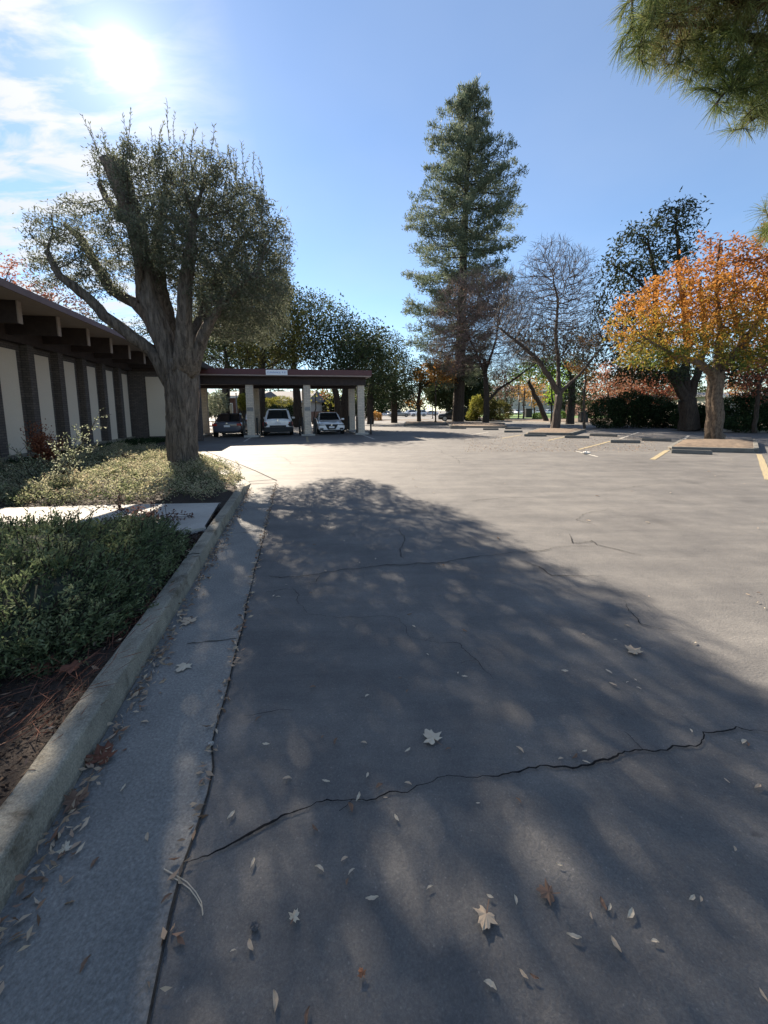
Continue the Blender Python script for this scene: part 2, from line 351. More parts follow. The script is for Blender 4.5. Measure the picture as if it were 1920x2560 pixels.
def skeleton(paths, att, tip_r=.008, expo=2.2, maxr=.3, **kw):
    pos, par, fixr, n0 = grow(paths, att, **kw); n = len(pos)
    acc = np.zeros(n); kids = [[] for _ in range(n)]
    for i, p in enumerate(par):
        if p >= 0: kids[p].append(i)
    r = np.zeros(n)
    for i in range(n-1, -1, -1):
        r[i] = tip_r if not kids[i] else acc[i]**(1/expo)
        if i < n0: r[i] = fixr[i]
        else: r[i] = min(r[i], maxr)
        if par[i] >= 0: acc[par[i]] += r[i]**expo
    for i in range(n0, n):                                 # never thicker than what carries it
        r[i] = min(r[i], r[par[i]]*.92)
    chains = []; start = [i for i in range(n) if par[i] < 0]; stack = [(s, None) for s in start]
    while stack:
        s, pr = stack.pop(); pts = []; rad = []
        if pr is not None: pts.append(pos[pr]); rad.append(min(r[pr], r[s]*1.1))
        i = s
        while True:
            pts.append(pos[i]); rad.append(r[i]); ks = kids[i]
            if not ks: rad[-1] = r[i]*.6 if i >= n0 else r[i]; break
            m = max(ks, key=lambda k: r[k])
            for k in ks:
                if k != m: stack.append((k, i))
            i = m
        chains.append((pts, rad))
    return pos, par, r, chains, n0
def finish_tree(name, label, cat, group, base, chains, bark, crown_co=None, leaf=None, crowns=None, twig=None):
    t = empty(name, base, 0, label, cat, group); o = Vector(base)
    if twig is not None:
        th = [c for c in chains if c[1][0] > .035]; tn = [c for c in chains if c[1][0] <= .035]
    else: th, tn = chains, []
    V, Fc = tubes(th); pyd('trunk', [np.array(v)-np.array(o) for v in V], Fc, bark, t, True)
    if tn:
        V, Fc = tubes(tn); pyd('twigs', [np.array(v)-np.array(o) for v in V], Fc, twig, t, True)
    if crown_co is not None:
        me = npmesh('crown', crown_co-np.array(o), None, 4); link('crown', me, leaf, t)
    for nm, co, mt in (crowns or []):
        me = npmesh(nm, co-np.array(o), None, 4); link(nm, me, mt, t)
    return t
def tip_leaves(pos, par, r, thr, per, spread, L, W, up=0, jitterL=.3, fold=.15):
    idx = np.where(r <= thr)[0]; n = len(idx)*per; k = np.repeat(idx, per)
    pr = np.array(par)[k]; ax = unit(pos[k]-pos[np.maximum(pr, 0)]+1e-6); P = pos[k]-ax*(RNG.random((n, 1))*.3)+RNG.normal(size=(n, 3))*spread
    d = ax*.5+randdir(n, up)
    return leaves(P, d, L*(1+jitterL*RNG.normal(size=n).clip(-2, 2)), W, fold)
def broad_tree(name, label, base, trunk, limbs, blobs, natt, leafm, bark, cat='tree', group=None, D=.4, kill=.7, per=8, spread=.18, L=.12, W=.07, thr=.02, tip_r=.008, twig=None, up=0, infl=5, maxr=.25, expo=2.2, extra=None, grav=0.0, fuzz=None):
    att = sample_blobs(blobs, natt); paths = [(trunk[0], trunk[1], -1)]+[(p, rd, -2) for p, rd in limbs]
    pos, par, r, chains, n0 = skeleton(paths, att, tip_r=tip_r, D=D, kill=kill, infl=infl, maxr=maxr, expo=expo, grav=grav)
    co = tip_leaves(pos, par, r, thr, per, spread, L, W, up) if leafm is not None else None
    cr = None
    if fuzz:
        fn, fl, fw, fm = fuzz; idx = np.where(r <= thr*1.6)[0]; k = np.repeat(idx, fn); ax = unit(pos[k]-pos[np.array(par)[k]])
        cr = [('fine_twigs', leaves(pos[k], unit(ax*.9+RNG.normal(size=(len(k), 3))*.42+np.array([0, 0, .25])), fl*(.6+.8*RNG.random(len(k))), fw), M[fm])]
    t = finish_tree(name, label, cat, group, base, chains, bark, co, leafm, twig=twig, crowns=cr)
    return t, pos, par, r
# ================================================================== SETTING
def sheet(name, pts, z, mat, kind='structure'):
    o = pyd(name, [(p[0], p[1], z) for p in pts], [tuple(range(len(pts)))], mat); o['kind'] = kind; return o
sheet('ground', [(-700, -60), (700, -60), (700, 1200), (-700, 1200)], -.004, M['asphalt'])
VG = -.412; VB = -.918; VT = -1.052             # gutter edge, kerb face, kerb back
U_END = 8.4
# gutter: slab with slightly wavy asphalt edge
def gut_edge(u):
    return VG + .005*math.sin(u*3.1)+.004*math.sin(u*9.7)+(.03*max(0, math.sin(u*5.0)) if u < 1.7 else 0)
us = [-2+i*.12 for i in range(int((U_END+2)/.12)+1)]
vs = [UV(u, VB) for u in us]+[UV(u, gut_edge(u)) for u in reversed(us)]
n = len(us); pyd('gutter', [(p.x, p.y, .001) for p in vs], [(i, 2*n-1-i, 2*n-2-i, i+1) for i in range(n-1)], M['gutter'])['kind'] = 'structure'
# dirt seam between gutter and asphalt
def ribbon(name, pts, w, z, mat, kind='structure', jag=0):
    V = []; P = [Vector((p[0], p[1], 0)) for p in pts]
    for i, p in enumerate(P):
        t = (P[min(i+1, len(P)-1)]-P[max(i-1, 0)]).normalized(); nn = Vector((-t.y, t.x, 0)); ww = (w[i] if isinstance(w, list) else w)*.5
        a, b = ww*(1+random.uniform(-jag, jag)), ww*(1+random.uniform(-jag, jag))
        V += [(*(p+nn*a).xy, z), (*(p-nn*b).xy, z)]
    o = pyd(name, V, [(2*i, 2*i+1, 2*i+3, 2*i+2) for i in range(len(P)-1)], mat)
    if kind: o['kind'] = kind
    return o
ribbon('gutter_seam', [UV(u, gut_edge(u)+.004) for u in us if u > -1.5], .008, .004, M['tar'], jag=.6)
# apron beyond the end of the kerb turning left into the drive
ap = [G(691, 1204), G(640, 1180), G(560, 1148), G(500, 1128), G(480, 1140), G(540, 1165), G(600, 1192), G(622, 1207), G(612, 1222)]
ap2 = [UV(U_END, VG), G(690, 1200), G(640, 1176), G(575, 1150), G(515, 1128), G(495, 1128), G(535, 1150), G(585, 1175), G(600, 1190), UV(U_END, VB)]
sheet('drive_apron', [(p.x, p.y) for p in ap2], .0015, M['gutter'])
ribbon('apron_seam', [G(691, 1202), G(640, 1178), G(575, 1151), G(515, 1129)], .03, .005, M['tar'], jag=.5)
ribbon('apron_joint', [G(622, 1204), G(691, 1199)], .02, .005, M['tar'], jag=.4)
for i, (a, b) in enumerate([((584, 1334), (660, 1327)), ((468, 1611), (592, 1597))]):
    p, q = G(*a), G(*b); pts = [p.lerp(q, k/10)+Vector((0, random.uniform(-.006, .006), 0)) for k in range(11)]
    ribbon('gutter_joint', pts, .006, .0045, M['tar'], jag=.5)
# kerb
def kerb_strip(name, path, w_in, h, mat, closed=False):     # path on the road side; solid with rounded top edge, inner side to the left
    V = []; prof = [(0, 0), (.014, h-.012), (.019, h-.003), (.027, h), (w_in-.01, h), (w_in, h-.01), (w_in, -.02)]
    P = [Vector(p) for p in path]; n = len(P)
    for i, p in enumerate(P):
        a = P[(i-1) % n] if (closed or i > 0) else P[i]; b = P[(i+1) % n] if (closed or i < n-1) else P[i]
        t = (b-a).normalized(); nn = Vector((-t.y, t.x, 0)); hh = p.z
        for (x, z) in prof: V.append((p.x+nn.x*x, p.y+nn.y*x, max(z, -.02)*hh))
    k = len(prof); Fc = []
    m = n if closed else n-1
    for i in range(m):
        for j in range(k-1):
            a = i*k+j; b = ((i+1) % n)*k+j; Fc.append((a, a+1, b+1, b))
    if not closed: Fc += [tuple(range(k-1, -1, -1)), tuple(range((n-1)*k, n*k))]
    return pyd(name, V, Fc, mat)
kp = []
for i in range(90):
    u = -1.2+i*(U_END+1.2)/89; hsc = 1 if u < U_END-1.0 else max(.06, (U_END-u)/1.0*.94+.06)
    p = UV(u, VB+.003*math.sin(u*2.3)+.0025*math.sin(u*23)*math.sin(u*7.1)); p.z = hsc; kp.append(p)
ke = kerb_strip('kerb', kp, .137, .136, M['kerb']); tag(ke, kind='structure')
for u in (1.15, 3.92, 6.2):
    ribbon('kerb_joint', [UV(u, VB-.02), UV(u+.03, VB-.08), UV(u-.01, VB-.135)], .016, .1375, M['crack'], jag=.5)
# planting bed soil
bedz = .10
bed = [UV(-1.2, VT), UV(U_END-.9, VT), G(560, 1200, .05), G(520, 1160, .05), G(470, 1130, .05), UV(22, -5.5), UV(24, -8.2), UV(-1.2, -8.2)]
sheet('planting_bed', [(p.x, p.y) for p in bed], bedz, M['soil'])
kerb_strip('bed_edge_kerb', [Vector((p.x, p.y, .8)) for p in (G(603, 1200), G(585, 1176), G(548, 1157), G(510, 1140), G(470, 1126))], .12, .12, M['kerb'])['kind'] = 'structure'
# walkway
wk = [G(552, 1257, .15), G(300, 1262, .15), G(0, 1270, .15), G(-400, 1275, .15), G(-700, 1310, .15), G(-700, 1370, .15), G(0, 1330, .15), G(400, 1337, .15), G(512, 1319, .15)]
wko = sheet('walkway', [(p.x, p.y) for p in wk], .152, M['walk'])
ribbon('walkway_joint', [G(258, 1262, .155), G(178, 1320, .155)], .014, .156, M['tar'])
ribbon('walkway_joint', [G(549, 1258, .155), G(514, 1315, .155)], .02, .156, M['tar'])
ribbon('walkway_joint', [G(-80, 1270, .155), G(-260, 1335, .155)], .014, .156, M['tar'])
pyd('walkway_edge', [(*G(515, 1318, .15).xy, .152), (*G(400, 1338, .15).xy, .152), (*G(400, 1338, .15).xy, .05), (*G(515, 1318, .15).xy, .05)], [(0, 1, 2, 3)], M['walk'])['kind'] = 'structure'
# ---------------- cracks in the asphalt
def crack(pix, w, jag=.02):
    w *= .48 if w > .006 and pix[0][0] != 466 else 1; P = [G(*p) for p in pix]; out = []; ws = []
    def mid(a, b, k):
        d = b-a
        if d.length < .03 or k > 7: return [a]
        m = (a+b)*.5+Vector((-d.y, d.x, 0))*random.uniform(-.12, .12)*(1 if d.length < .5 else .45); return mid(a, m, k+1)+mid(m, b, k+1)
    for i in range(len(P)-1): out += mid(P[i], P[i+1], 0)
    out.append(P[-1]); ww = 1
    for i in range(len(out)): ww = max(.4, min(1.5, ww+random.uniform(-.25, .25))); ws.append(w*ww*min(1, .3+i*.1, .3+(len(out)-1-i)*.1))
    if len(out) > 60:
        for q in range(len(out)//45):                   # short side branches
            i = random.randrange(5, len(out)-5); d = out[i+1]-out[i]; d.normalize(); sd_ = Vector((-d.y, d.x, 0))*random.choice((-1, 1)); e = out[i]+(sd_+d*random.uniform(-1, 1))*random.uniform(.04, .14)
            br = mid(out[i], e, 4)+[e]; ribbon('pavement_crack', br, w*.35, .0040, M['crack'], jag=.3)
    ribbon('pavement_crack', out, ws, .0042, M['crack'], jag=.3)
crack([(466, 2160), (520, 2142), (600, 2100), (650, 2072), (735, 2032), (765, 2022), (870, 2002), (960, 1988), (1070, 1960), (1180, 1945), (1280, 1932), (1400, 1918), (1500, 1902), (1640, 1880), (1740, 1868), (1757, 1832), (1840, 1818), (1925, 1832)], .0065, .012)
crack([(672, 1441), (740, 1443), (830, 1430), (930, 1416), (1080, 1408), (1200, 1390), (1290, 1380), (1380, 1370), (1490, 1366)], .016, .02)
crack([(1425, 1335), (1430, 1358), (1480, 1352), (1490, 1362), (1560, 1378), (1605, 1388)], .012, .03)
crack([(1490, 1315), (1440, 1300), (1460, 1285), (1530, 1272), (1600, 1270)], .012, .03)
crack([(730, 1470), (745, 1510), (770, 1535), (850, 1545), (960, 1540), (1000, 1548), (1020, 1590), (1080, 1605), (1150, 1610), (1190, 1650), (1235, 1700)], .008, .015)
crack([(665, 1480), (735, 1475)], .006); crack([(800, 1440), (790, 1455), (770, 1458)], .006)
crack([(1000, 1320), (1012, 1348), (1000, 1372), (1015, 1400)], .008, .02)
crack([(1085, 1118), (1110, 1135), (1140, 1145), (1150, 1160)], .018, .05); crack([(690, 1136), (730, 1160), (800, 1168)], .014, .04)
crack([(1300, 1400), (1380, 1440), (1500, 1442)], .006); crack([(1500, 1230), (1560, 1222), (1640, 1210), (1760, 1206)], .012, .03)
crack([(610, 1790), (700, 1775), (740, 1782)], .004); crack([(1150, 1255), (1250, 1245), (1420, 1240)], .010, .03)
crack([(1560, 1500), (1600, 1560), (1700, 1580)], .004, .02)
# ---------------- painted stripes
def stripe(a, b, w, mat): 
    p, q = G(*a), G(*b); n = max(2, int((q-p).length/.4)); ribbon('parking_stripe', [p.lerp(q, k/n) for k in range(n+1)], w, .004, mat, jag=.12)
for a, b, w, m in [((1631, 1149), (1668, 1126), .14, 'yellow'), ((1702, 1104), (1722, 1089), .12, 'white'), ((1898, 1136), (1922, 1200), .13, 'yellow'), ((1880, 1100), (1886, 1112), .13, 'white'),
                   ((1447, 1124), (1527, 1103), .12, 'yellow'), ((1550, 1097), (1597, 1081), .12, 'white'), ((1370, 1101), (1412, 1092), .13, 'yellow'), ((1431, 1085), (1500, 1075), .12, 'white'),
                   ((1254, 1096), (1304, 1087), .13, 'yellow'), ((1440, 1128), (1494, 1142), .10, 'white'), ((1160, 1090), (1222, 1080), .13, 'white'), ((610, 1104), (632, 1091), .12, 'white'), ((770, 1106), (767, 1092), .12, 'yellow'), ((936, 1098), (908, 1088), .12, 'white')]:
    stripe(a, b, w, M[m])
# ---------------- far side of the lot: kerb and bed, lawn
bk = [(1190, 1052), (1300, 1056), (1440, 1061), (1560, 1065), (1663, 1068), (1764, 1078), (1850, 1081), (1990, 1082), (2300, 1086)]
kb = kerb_strip('far_kerb', [Vector((*G(*p).xy, 1)) for p in bk], .15, .15, M['walk']); kb['kind'] = 'structure'
far = [G(*p) for p in bk]; sheet('far_bed', [(p.x, p.y+.1) for p in far]+[(160, 30), (160, 160), (30, 160), (13, 60)], .11, M['mound'])
sheet('lawn', [(18, 62), (60, 50), (140, 90), (60, 140), (22, 120)], .118, M['grass'])
sheet('street_verge', [(-45, 60), (6, 60), (8, 66), (-45, 66)], .01, M['mound'])
# ---------------- islands
def island(label, quad, mx=.18):
    P = [G(*q) for q in quad]; c = sum(P, Vector())/len(P); t = empty('tree_island', c, 0, label, 'planting island', 'kerbed tree islands in the parking lot')
    path = []
    for i in range(len(P)):
        a, b = P[i], P[(i+1) % len(P)]
        for k in range(4): q = a.lerp(b, .06+k*.88/3)-c; q.z = 1; path.append(q)
    k = kerb_strip('kerb', path, .15, .15, M['stop'], closed=True); k.parent = t
    # mound
    N = 14; V = []; Fc = []
    for i in range(N+1):
        for j in range(N+1):
            a = P[0].lerp(P[1], i/N); b = P[3].lerp(P[2], i/N); q = a.lerp(b, j/N)-c; e = min(i, N-i, j, N-j)/(N/2); V.append((q.x*.985, q.y*.985, .09+mx*math.sqrt(max(e, 0))+random.uniform(-.015, .015)))
    for i in range(N):
        for j in range(N): a = i*(N+1)+j; Fc.append((a, a+N+1, a+N+2, a+1))
    pyd('soil', V, Fc, M['mound'], t, True); return t
island('kerbed soil island under the orange autumn tree', [(1666, 1127), (1899, 1133), (1893, 1107), (1700, 1106)])
island('kerbed soil island under the bare grey tree with one low forking trunk', [(1313, 1087), (1428, 1089), (1468, 1078), (1345, 1075)])
island('long kerbed soil island under the tall conifer and the dense twiggy tree', [(1128, 1069), (1268, 1070), (1262, 1060), (1110, 1056)])
island('low dark kerbed island under the small amber-leaved tree', [(1010, 1064), (1122, 1062), (1110, 1055), (1012, 1056)], .1)
# ---------------- wheel stops
def wheel_stop(a, b, label):
    p, q = G(*a), G(*b); d = q-p; L = d.length; t = bpy.data.objects
    bm = bmesh.new(); prof = [(-.075, 0), (-.07, .06), (-.045, .125), (.045, .125), (.07, .06), (.075, 0)]
    rows = []
    for x in (0, .03, L/2, L-.03, L):
        e = .9 if x in (0, L) else 1; rows.append([bm.verts.new((x-L/2, y*e, z*e)) for y, z in prof])
    for i in range(4):
        for j in range(5): bm.faces.new((rows[i][j], rows[i][j+1], rows[i+1][j+1], rows[i+1][j]))
    bm.faces.new(rows[0][::-1]); bm.faces.new(rows[-1]); bmesh.ops.recalc_face_normals(bm, faces=bm.faces)
    o = bmobj('wheel_stop', bm, M['stop']); c = (p+q)/2; o.location = (c.x, c.y+.075, .001); o.rotation_euler = (0, 0, math.atan2(d.y, d.x))
    tag(o, label, 'wheel stop', 'concrete wheel stops in the parking bays')
for a, b, l in [((1682, 1133), (1785, 1137), 'concrete wheel stop lying right in front of the orange tree island'),
                ((1528, 1107), (1603, 1108), 'concrete wheel stop left of the orange tree island, beside the long yellow stripe'),
                ((1606, 1102), (1681, 1104), 'dark wheel stop behind, touching the left side of the orange tree island'),
                ((1413, 1095), (1475, 1096), 'concrete wheel stop just right of the bare grey tree island'),
                ((1476, 1090), (1545, 1092), 'dark shaded wheel stop in the back row right of the bare grey tree'),
                ((1311, 1091), (1367, 1091), 'concrete wheel stop against the front of the bare grey tree island'),
                ((1261, 1081), (1307, 1081), 'front one of two parallel wheel stops left of the bare grey tree'),
                ((1263, 1073), (1304, 1073), 'rear one of two parallel wheel stops left of the bare grey tree'),
                ((1208, 1075), (1247, 1075), 'wheel stop in front of the dense twiggy tree'),
                ((1126, 1072), (1166, 1072), 'leftmost wheel stop, in front of the tall conifer')]:
    wheel_stop(a, b, l)
# ================================================================== BUILDING (left)
WV = -8.1*1.5/1.5
def bu(px, py): return PV(px, py, WV)[0]
BL = empty('long_building', UV(0, WV), TH, 'long low building with beige panels between brown brick piers and a deep eave', 'building')
u_end = PV(333, 1090, WV)[0]; u0 = 4.0; zs = 4.32
box('wall', (-.3, -.02, u0-6, u_end, .0, zs), M['brick_dark'], BL)
box('plinth', (-.1, .10, u0-6, u_end, -.02, .32), M['kerb'], BL)
edges = [(135-4, 180), ]
pitch = None
# panel spans along the wall, from the photograph
a0 = PV(.2532*592, 680+.2532*890, WV)[0]; b0 = PV(.2532*725, 680+.2532*910, WV)[0]
a5 = PV(.2532*1170, 680+.2532*1010, WV)[0]; pitch = (a5-a0)/3; pw = b0-a0
print('building', u_end, a0, b0, pitch, pw)
pier = bmesh.new()
for k in range(-6, 4):
    ua = a0+k*pitch
    box('panel', (-.02, .015, ua, ua+pw, .32, 3.42), M['panel'], BL)
    m = ua-(pitch-pw)/2; bx(pier, -.02, .20, m-.14, m+.16, .321, 3.62)
m = a0+4*pitch-(pitch-pw)/2; bx(pier, -.02, .20, m-.14, m+.16, .321, 3.62)
bmobj('piers', pier, M['brick_dark'], BL)
box('header', (-.02, .21, u0-6, u_end, 3.625, zs-.003), M['wood_dark'], BL)  # wall above the panels; its shade under the eave is put into the colour
ovh = 1.5; ev = 2.1; zs = 4.32
bnd = [PV(x, (y0+y1)/2, WV+ovh)[0] for x, y0, y1 in [(147, 789, 839), (220, 822, 865), (279, 842, 884), (324, 864, 899), (362, 889, 910)]]
bp = (bnd[3]-bnd[0])/3; ztop = PV(147, 789, WV+ovh)[1]; zbot = PV(147, 839, WV+ovh)[1]
print('beams', bnd, ztop, zbot, 'eave', PV(0, 703, WV+ev), PV(300, 842, WV+ev))
for k in range(-5, 6):
    y = bnd[0]+k*bp
    if y > u_end+1: break
    b = box('roof_beam', (.211, ovh-.02, y-.07, y+.07, zbot, zs-.002), M['wood_dark'], BL)
    box('beam_end', (ovh-.019, ovh+.01, y-.075, y+.075, zbot-.01, zs-.003), M['beam_lit_end'], b)
RF = box('roof', (-14, ev, u0-6, u_end+1.3, zs, zs+.05), M['soffit'], BL)
box('fascia', (ev+.001, ev+.04, u0-6, u_end+1.3, zs-.09, zs+.075), M['fascia'], BL)
box('roofing', (-14, ev-.002, u0-6, u_end+1.3, zs+.051, zs+.065), M['roofing'], RF)
# return wall facing the camera
box('return_wall', (-.02, 3.3, u_end, u_end+.3, 0, 3.9), M['brick_dark'], BL)
box('panel', (.78, 3.0, u_end-.03, u_end-.001, .3, 3.35), M['panel'], BL)
box('return_header', (-.02, 3.3, u_end-.05, u_end-.002, 3.62, 3.9), M['wood_dark'], BL)
box('return_roof', (-14, 3.5, u_end-.6, u_end+9, 3.901, 4.2), M['wood_dark'], BL)
# little post with round valve in front of the return wall
pw_ = UV(u_end-.5, WV+2.45, 0); vp = empty('standpipe', pw_, TH, 'thin grey standpipe with a flat oval head before the far beige panel', 'standpipe')
bm = bmesh.new(); cyl(bm, (0, 0, .85), .025, 1.7, 10); bmobj('pipe', bm, M['grey_metal'], vp)
bm = bmesh.new(); cyl(bm, (-.12, 0, 1.75), .28, .10, 20); cyl(bm, (-.12, 0, 1.84), .18, .08, 20); cyl(bm, (0, 0, 1.68), .05, .06, 12); bmobj('oval_head', bm, M['wood_dark'], vp)
# ================================================================== CARPORT
c3 = G(903, 1086); cu, cv = uv_of(c3)
CP = empty('carport', UV(cu, cv), TH, 'flat-roofed carport with maroon fascia over three parked cars', 'carport')
sp = 3.36; dd = 3.9
def lx(px): return PV  # unused
xl = -4.3*sp
for i in range(5):
    for j in range(2):
        if i == 3 and j == 0 and False: continue
        x = -i*sp
        p = box('pillar', (x-.21, x+.21, j*dd-.21, j*dd+.21, .0, 3.12), M['block'], CP)
        if i in (1, 2) and j == 0: box('wall_plaque', (x-.17, x+.17, -.225, -.212, 1.55, 1.78), M['grey_metal'], CP)
    box('kerb_base', (-i*sp-.42, -i*sp+.42, -.35, dd+.5, -.003, .12), M['walk'], CP, .02)
box('front_beam', (xl, .30, -.30, .30, 3.121, 3.62), M['wood_dark'], CP)
box('rear_beam', (xl, .30, dd-.3, dd+.3, 3.121, 3.62), M['wood_dark'], CP)
for i in range(10):
    x = .3-i*1.75; box('joist', (x-.05, x+.05, .302, dd-.302, 3.35, 3.62), M['wood_dark'], CP)
rf = box('roof', (xl-.3, .47, -.75, dd+1.1, 3.621, 3.72), M['wood_dark'], CP)
box('drip_edge', (xl-.34, .54, -.82, dd+1.15, 3.60, 3.655), M['strip'], rf)
fb = bmesh.new()
for d in [(xl-.38, .58, -.86, -.80), (xl-.38, .58, dd+1.14, dd+1.2)]: bx(fb, *d, 3.656, 3.98)
bx(fb, .52, .58, -.799, dd+1.139, 3.656, 3.98); bx(fb, xl-.38, xl-.32, -.799, dd+1.139, 3.656, 3.98)
bmobj('fascia', fb, M['red_fascia'], CP)
# clearance sign
sg = empty('clearance_sign', (0, 0, 0), 0); sg.parent = CP
xs = PV  # (unused alias)
def carport_x(px):     # local x of a pixel column at the fascia
    d = ray(px, 942); o = UV(cu-.87, cv); t = (o.dot(UD))/(d.dot(UD)); return (d*t).dot(VD)-cv
x0, x1 = carport_x(665), carport_x(719); C.objects.unlink(sg); bpy.data.objects.remove(sg)
sgn = box('sign', (x0, x1, -.885, -.861, 3.63, 3.93), M['signwhite'], CP)
tc = bpy.data.curves.new('t', 'FONT'); tc.body = 'CLEARANCE  9\'-0"'; tc.size = .27; tc.align_x = 'CENTER'; tc.align_y = 'CENTER'; tc.extrude = .003
to = bpy.data.objects.new('t', tc); C.objects.link(to); bpy.context.view_layer.update()
me = bpy.data.meshes.new_from_object(to.evaluated_get(bpy.context.evaluated_depsgraph_get())); C.objects.unlink(to)
xsz = max(v.co.x for v in me.vertices)-min(v.co.x for v in me.vertices); k = (x1-x0)*.88/xsz
for v in me.vertices: v.co = Vector(((x0+x1)/2+v.co.x*k, -.8885-v.co.z*.3, 3.78+v.co.y*k*1.0))
me.materials.clear(); link('sign_lettering', me, M['signblue'], sgn)
# bollards
bm = bmesh.new(); cyl(bm, (0, 0, .5), .055, 1.0, 12); bmesh.ops.create_uvsphere(bm, u_segments=10, v_segments=6, radius=.055, matrix=Matrix.Translation((0, 0, 1.0)))
bmesh_b = bpy.data.meshes.new('bollard'); bm.to_mesh(bmesh_b); bm.free(); bmesh_b.materials.append(M['black'])
place = ['far left', 'left', 'middle', 'right']
for nm, i, lst in [('right', 0, [(.62, -.1, 'outside the rightmost pillar pair, nearest the open lot'), (-.32, -.25, 'at the front left corner of the rightmost front pillar'), (-.30, dd-.4, 'before the rightmost rear pillar')]),
                   ('middle', 1, [(-.34, -.3, 'at the front left corner of the middle front pillar'), (-.5, .5, 'a step behind left of the middle front pillar'), (.36, -.3, 'at the front right corner of the middle front pillar'), (.5, .6, 'a step behind right of the middle front pillar')]),
                   ('left', 2, [(-.42, -.2, 'left of the front pillar between the slate sedan and the white SUV'), (.36, -.2, 'right of the front pillar between the slate sedan and the white SUV'), (.45, 1.6, 'behind that pillar towards the white SUV')])]:
    for x, y, l in lst:
        o = bpy.data.objects.new('bollard', bmesh_b); C.objects.link(o); q = UV(cu+y, cv-i*sp+x, .115 if abs(x) < .43 else 0); o.location = q
        tag(o, 'black bollard '+l, 'bollard', 'black bollards guarding the carport pillars')
# ================================================================== CARS
def loft(name, stations, mat, parent, bevel=.03):
    bm = bmesh.new(); rows = []
    for (y, prof) in stations: rows.append([bm.verts.new((x, y, z)) for x, z in prof]+[bm.verts.new((-x, y, z)) for x, z in reversed(prof)])
    k = len(rows[0])
    for i in range(len(rows)-1):
        for j in range(k): bm.faces.new((rows[i][j], rows[i][(j+1) % k], rows[i+1][(j+1) % k], rows[i+1][j]))
    bm.faces.new(rows[0]); bm.faces.new(rows[-1][::-1]); bmesh.ops.recalc_face_normals(bm, faces=bm.faces)
    o = bmobj(name, bm, mat, parent, True)
    md = o.modifiers.new('s', 'SUBSURF'); md.levels = 2; md.render_levels = 2
    return o
def quad(name, pts, mat, parent, th=.012):
    P = [Vector(p) for p in pts]; n = (P[1]-P[0]).cross(P[2]-P[0]).normalized()*th; V = P+[p+n for p in P]; m = len(P)
    return pyd(name, V, [tuple(range(m-1, -1, -1)), tuple(range(m, 2*m))]+[(i, (i+1) % m, m+(i+1) % m, m+i) for i in range(m)], mat, parent)
def wheel(parent, x, y, r=.33, side=1):
    bm = bmesh.new(); cyl(bm, (0, 0, 0), r, .22, 24, 'X'); es = [e for e in bm.edges if e.calc_face_angle(0) > 1]; bmesh.ops.bevel(bm, geom=es, offset=.03, segments=2, affect='EDGES')
    w = bmobj('wheel', bm, M['tyre'], parent, False); w.location = (x, y, r)
    bm = bmesh.new()
    cyl(bm, (side*.10, 0, 0), r*.68, .03, 20, 'X'); 
    rim = bmobj('rim', bm, M['rim'], w)
    return w
